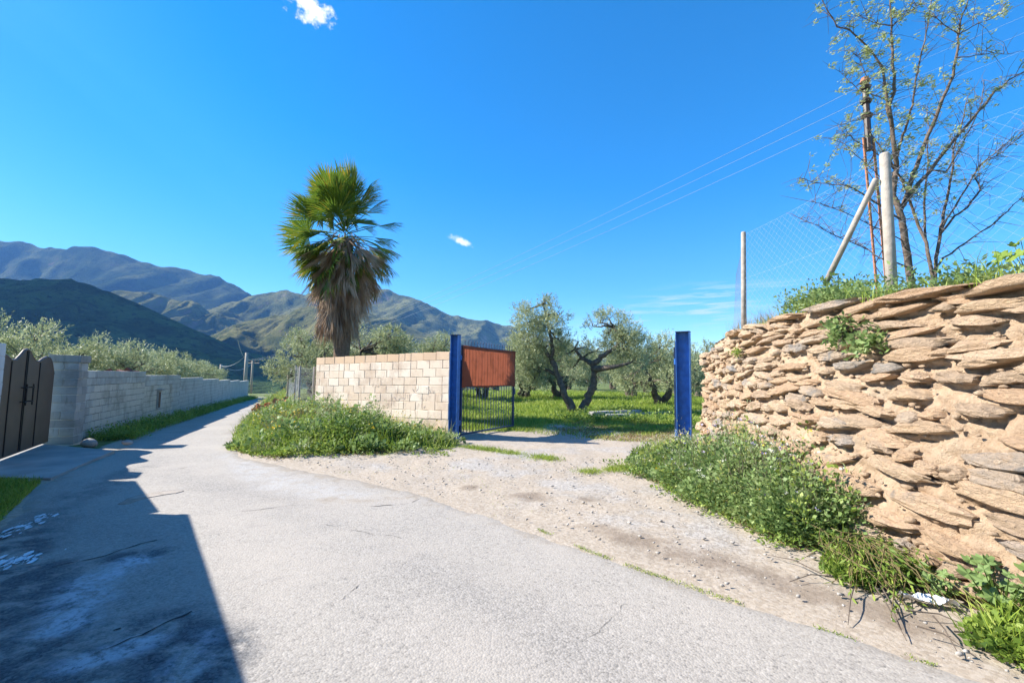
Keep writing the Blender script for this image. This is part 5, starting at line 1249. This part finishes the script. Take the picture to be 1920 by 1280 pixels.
# ------------------------------------------------------------------ orchard grass
r = np.random.default_rng(21)
def orchard(n, lo, hi, y0, y1, seed):
    r = np.random.default_rng(seed); y = y0+(y1-y0)*r.random(n)**1.5; x = np.where(True, (lo+(hi-lo)*r.random(n))*y, 0); return np.column_stack([x, y])
q = orchard(120000, -.16, .42, 11.3, 46, 22); X, Y = q[:, 0], q[:, 1]
g = sstep(11.3, 13.2, Y+.25*n2(X, Y, .8, 3, 9)*3)*.9-np.exp(-((X-1.1-.12*(Y-10))**2)/1.6)*sstep(19, 13, Y)*.55-sstep(17.5, 14, Y)*sstep(2.0, 3.6, X)*.28
dens = sstep(.15, .75, g+n2(X, Y, 1.6, 4, 25)*.75)
k_ = r.random(len(q)) < dens; q = q[k_]; wallside = (q-A)@np.array([-nv[0], -nv[1]]) > .1; q = q[wallside | (q[:, 0] > -1.2)]
z = gz(q[:, 0], q[:, 1]); hl = r.uniform(.07, .26, len(q))*np.interp(q[:, 1], [11, 15, 22], [.45, .8, 1.35])*np.clip(1+n2(q[:, 0], q[:, 1], .7, 3, 26)*.9, .4, 1.8)
grass_patch('orchard_grass', q, z, hl, np.interp(q[:, 1], [11, 25, 46], [.010, .022, .045]), m_grass, 27, .4)
q = orchard(420, -.1, .4, 15, 40, 28); keep = n2(q[:, 0], q[:, 1], .4, 2, 29) > -.05; q = q[keep]; z = gz(q[:, 0], q[:, 1]); n = len(q)
V, F, T = plants(np.column_stack([q, z]), np.random.default_rng(1).uniform(.12, .42, n), np.random.default_rng(2).uniform(.15, .4, n), 45, .09, .5, 30); tag(mk('orchard_weeds', V, F, m_weed, attrs={'tint': T}), kind='stuff')
q = scatter([(1.6, 11.6), (2.6, 10.6), (4.2, 10.8), (5.2, 13.5), (4.6, 16), (2.4, 15.5), (1.2, 13.4)], 9000, 121); q = q[n2(q[:, 0], q[:, 1], 1.1, 4, 122) > -.12]; grass_patch('dry_entrance_grass', q, gz(q[:, 0], q[:, 1]), np.random.default_rng(3).uniform(.03, .11, len(q)), .012, m_straw, 123, .8)
q = scatter([(-.6, 11.6), (1.4, 11.0), (4.2, 10.2), (5.4, 13.5), (4.6, 17), (.4, 17), (-.3, 13)], 9000, 125); q = q[n2(q[:, 0], q[:, 1], .9, 4, 126) > .0]; grass_patch('low_entrance_grass', q, gz(q[:, 0], q[:, 1]), np.random.default_rng(3).uniform(.03, .12, len(q)), .012, m_grass, 127, .6)
def tuftline(name, pts, n, w, h, seed, mat=m_grass, bw_=.006):
    r = np.random.default_rng(seed); P = np.array([onz(*p)[:2] for p in pts]); L = np.concatenate([[0], np.cumsum(np.hypot(*np.diff(P, axis=0).T))]); s_ = r.random(n)*L[-1]
    s_ = s_[(n2(s_, s_*0, 3.0, 3, seed) > -.1)]; q = np.column_stack([np.interp(s_, L, P[:, 0]), np.interp(s_, L, P[:, 1])])+r.normal(0, w, (len(s_), 2))
    return grass_patch(name, q, gz(q[:, 0], q[:, 1]), r.uniform(.3, 1.2, len(q))*h, bw_, mat, seed+1, .8)
tuftline('entrance_grass', [(868, 838), (900, 842), (960, 850), (1040, 862)], 3200, .11, .10, 101)
tuftline('entrance_grass', [(1095, 885), (1140, 883), (1185, 876)], 1600, .10, .09, 103)
tuftline('track_edge_grass', [(1010, 992), (1110, 1035), (1220, 1075), (1400, 1135), (1620, 1205), (1850, 1278)], 1500, .018, .022, 105, m_grass, .004)
tuftline('track_edge_grass', [(590, 880), (640, 884), (665, 890)], 500, .05, .04, 107, m_grass, .005)
tuftline('verge_sprigs', [(700, 885), (860, 870), (940, 950), (1050, 970), (880, 965)], 260, .12, .03, 109, m_grass, .004)
# pebbles and crumbs on the dirt
r = np.random.default_rng(41); q = scatter([(-5.0, 8.3), (-1.5, 8.4), (1.8, 8.5), (2.3, 5.2), (2.6, 3.4), (2.5, 2.3), (1.2, 3.6), (-.6, 5.5), (-3.2, 7.2)], 900, 42); z = gz(q[:, 0], q[:, 1])+.02
Vp = []; Fp = []; 
for k in range(len(q)):
    s_ = .004+.013*r.random()**3; Vp.append(IV*s_*np.array([1.3, 1, .7])*(1+.3*r.normal(size=(len(IV), 1)))+np.array([*q[k], z[k]])); 
Fp = (np.array(IF)[None]+np.arange(len(q))[:, None, None]*len(IV)).reshape(-1, 3).astype(np.int32)
tag(mk('pebbles', np.concatenate(Vp), Fp, m_pebble), kind='stuff')

# ------------------------------------------------------------------ poles, cables, odds and ends
up_ = thing('utility_pole', 'rusty steel lattice pole with dark insulators behind the young tree', 'utility pole', tuple(at(1665, 700, 13.0)))
f0 = at(1662, 560, 13.0); f0[2] = 1.0; top = at(1628, 258, 13.0); hd = np.array([.16, 0, 0])
for sx in (-1, 1): b = MB(); b.box((f0+top)/2+hd*sx*.9, (.05, .05, np.linalg.norm(top-f0)), (1, 0, -(top-f0)[0]/(top-f0)[2]), unit(top-f0)); b.build('leg', m_rust, up_)
for k in range(16):
    p = f0+(top-f0)*k/16; q_ = f0+(top-f0)*(k+1)/16; sg = 1 if k % 2 else -1; b = MB(); b.tube([p+hd*sg*.9, q_-hd*sg*.9], .014, 4); b.build('brace', m_rust, up_)
tp_ = at(1622, 158, 13.0); b = MB(); b.tube([top-np.array([0, 0, .4]), tp_], [.09, .08], 8); b.build('mast', m_dark, up_)
for f in (.98, .72, .45): b = MB(); c = top+(tp_-top)*f; b.tube([c+np.array([0, 0, -.14]), c+np.array([0, 0, -.06]), c, c+np.array([0, 0, .1])], [.13, .16, .1, .05], 8); b.build('insulator', m_dark, up_)
b = MB(); c = tp_+np.array([0, 0, .05]); b.tube([c, c+np.array([0, 0, .14])], [.14, .10], 8); b.build('cap', m_rust, up_)
def pole(label, px, py, pyb, Y, r, arm=False, mat=m_wood):
    p = at(px, py, Y); z0 = at(px, pyb, Y)[2]-1.5; t_ = thing('utility_pole', label, 'utility pole', (p[0], p[1], z0)); b = MB(); b.tube([(p[0], p[1], z0), (p[0], p[1], (z0+p[2])/2), tuple(p)], [r*1.2, r*1.1, r], 8); b.build('post', mat, t_, True)
    if arm:
        b = MB(); b.box(p-np.array([0, 0, .35]), (2.6, .12, .14), (1, -.3, 0)); b.build('crossarm', mat, t_)
        for sx in (-1.15, -.4, .4, 1.15): b = MB(); c = p+np.array([sx, -.3*sx, -.2]); b.tube([c, c+np.array([0, 0, .12]), c+np.array([0, 0, .28])], [.05, .1, .04], 6); b.build('insulator', m_dark, t_)
    else:
        b = MB(); b.box(p-np.array([0, 0, .25]), (.5, .06, .06), (1, 0, 0)); b.build('bracket', m_dark, t_)
    return p
pA = pole('tall pale concrete pole behind the far end of the grey wall', 463, 661, 706, 50, .17, mat=m_postc)
pB = pole('short thin pole behind the fifth step of the grey wall', 415, 683, 706, 58, .15, mat=m_postc)
pC = pole('timber pole with a crossarm below the dark hills', 474, 676, 720, 72, .15, True)
def cable(p, q, sag, r, label, group):
    P = [p+(q-p)*f-np.array([0, 0, sag*4*f*(1-f)]) for f in np.linspace(0, 1, 25)]; b = MB(); b.tube(P, r, 4, False)
    o = b.build('overhead_cable', m_cable, origin=tuple(p)); tag(o, label, 'cable', group)
nxt = np.array([32., -13., 12.2])
for i, f in enumerate((.98, .72, .45)):
    c = top+(tp_-top)*f+np.array([0, -.12, 0]); e = pC+np.array([(-1.15, -.4, .4)[i], (.35, .12, -.12)[i], .08])
    cable(c, e, 1.5, .0055, '%s of the three cables crossing the sky above the gate' % ('highest', 'middle', 'lowest')[i], 'cables over the gate')
    cable(c, nxt+np.array([0, 0, f*1.0]), .4, .0028, '%s of the three cables leaving the lattice pole behind the young tree' % ('highest', 'middle', 'lowest')[i], 'cables beyond the lattice pole')
cable(pA-np.array([0, 0, .2]), pB-np.array([0, 0, .2]), .5, .025, 'slack cable between the tall concrete pole and the short thin pole', None)
cable(pA-np.array([0, 0, .2]), np.array([-14.5, 24., 3.2]), .5, .014, 'low cable running from the tall concrete pole towards the bank fence', None)
cable(pB-np.array([0, 0, .2]), pC-np.array([0, 0, .4]), .8, .025, 'cable between the short thin pole and the crossarm pole', None)

def beam(label, a, c, w, h):
    a = np.array(a); c = np.array(c); L = np.linalg.norm(c-a); bm = bmesh.new(); bmesh.ops.create_cube(bm, size=1)
    for v in bm.verts: v.co.x *= L; v.co.y *= w; v.co.z *= h
    bmesh.ops.bevel(bm, geom=bm.edges[:], offset=.02, segments=2, affect='EDGES'); bmesh.ops.subdivide_edges(bm, edges=[e for e in bm.edges if e.calc_length() > 1], cuts=6)
    for v in bm.verts: v.co += Vector((random.gauss(0, .006), random.gauss(0, .006), random.gauss(0, .006)))
    me = bpy.data.meshes.new('kerb_stone'); bm.to_mesh(me); bm.free(); me.materials.append(m_conc); o = bpy.data.objects.new('kerb_stone', me); C.objects.link(o)
    o.location = ((a[0]+c[0])/2, (a[1]+c[1])/2, float(gz((a[0]+c[0])/2, (a[1]+c[1])/2)[0])+h/2-.02); o.rotation_euler.z = math.atan2(c[1]-a[1], c[0]-a[0]); tag(o, label, 'kerb stone', 'kerb stones in the orchard grass')
beam('rear long concrete kerb lying in the grass behind the front one', onz(1108, 783)[:2], (5.2, 18.6), .26, .24)
beam('front concrete kerb with its squared end nearest the lane', onz(1135, 786)[:2], (4.4, 17.0), .22, .20)
beam('thin kerb running off behind the blue post', (5.0, 18.3), (8.4, 20.2), .2, .14)

pp = onz(1742, 1138); V = []; nu, nv_ = 12, 5
for i in range(nv_):
    for k in range(nu):
        u = k/(nu-1)-.5; v = i/(nv_-1)-.5; V.append((pp[0]+u*.27+v*.02, pp[1]-u*.09+v*.075, .055+.02*math.sin(u*9+v*3)+.012*math.sin(v*8+u*14)))
i = (np.arange(nv_-1)[:, None]*nu+np.arange(nu-1)[None, :]).ravel(); o = mk('crumpled_paper', V, np.stack([i, i+1, i+nu+1, i+nu], 1).astype(np.int32), m_paper, None, True, origin=tuple(pp)); tag(o, 'crumpled strip of white paper lying on the verge', 'paper')

gr = thing('drain_grating', 'narrow arched drain grating crossing the asphalt at the shadow edge', 'drain', tuple(onz(285, 930))); bars = MB(); P = [onz(px, py)[:2] for px, py in ((222, 946), (240, 936), (265, 929), (295, 924), (325, 921), (344, 922))]
for i in range(len(P)-1):
    for k in range(10):
        p = P[i]+(P[i+1]-P[i])*k/10; d = unit(P[i+1]-P[i]); nr = np.array([d[1], -d[0]]); w = .10+.10*math.sin((i+k/10)/5*math.pi); m = p+nr*w/2; bars.box((*m, float(road_z(*m)[0])+.001), (.014, w, .012), (*d, 0))
tag(bars.build('bars', m_postc, gr), kind='stuff'); rim = MB(); rim.tube([(*p, float(road_z(*p)[0])) for p in P], .008, 5, False); rim.build('rim', m_crack, gr)
r = np.random.default_rng(91)
for nm, px, py, qx, qy in (('upper', 88, 966, -6, 1012), ('lower', 44, 1041, -10, 1075)):
    a = onz(px, py)[:2]; c = onz(qx, qy)[:2]; b = MB(); d = unit(c-a); nr = np.array([-d[1], d[0]])
    for k in range(90):
        f = r.random()**1.3; p = a+(c-a)*(1-f*.0-r.random()*1.0)+nr*r.normal(0, .03+.05*f); s_ = .004+.032*r.random()**2; n = 7; ang = r.uniform(.6, 1.3, n)
        b.add([(p[0]+d[0]*s_*1.9*math.cos(6.283*j/n)*ang[j]+nr[0]*s_*.6*math.sin(6.283*j/n)*ang[j], p[1]+d[1]*s_*1.9*math.cos(6.283*j/n)*ang[j]+nr[1]*s_*.6*math.sin(6.283*j/n)*ang[j], float(road_z(p[0], p[1])[0])+.004+k*.0001) for j in range(n)], [tuple(range(n))])
    o = b.build('paint_splash', m_paint, origin=(*a, 0)); tag(o, '%s streak of white splashes on the shaded edge of the lane' % nm, 'paint splash'); o['kind'] = 'stuff'
rd = MB(); c = at(218, 693, 14.2)
for k in range(40): rd.box(c+np.array([max(-.5, min(.5, random.gauss(0, .28))), random.gauss(0, .2), random.uniform(-.6, -.04)]), (random.uniform(.12, .3), .16, .1), unit([1, random.gauss(0, .5), random.gauss(0, .4)]))
hp_ = thing('tile_heap', 'heap of reddish rubble just showing over the first stretch of grey wall', 'rubble heap', (c[0], c[1], 0)); tag(rd.build('rubble', m_red, hp_), kind='stuff')
bmk = MB(); bmk.box((c[0], c[1], .1), (1.0, .8, 1.2)); bmk.build('mound', m_red, hp_)
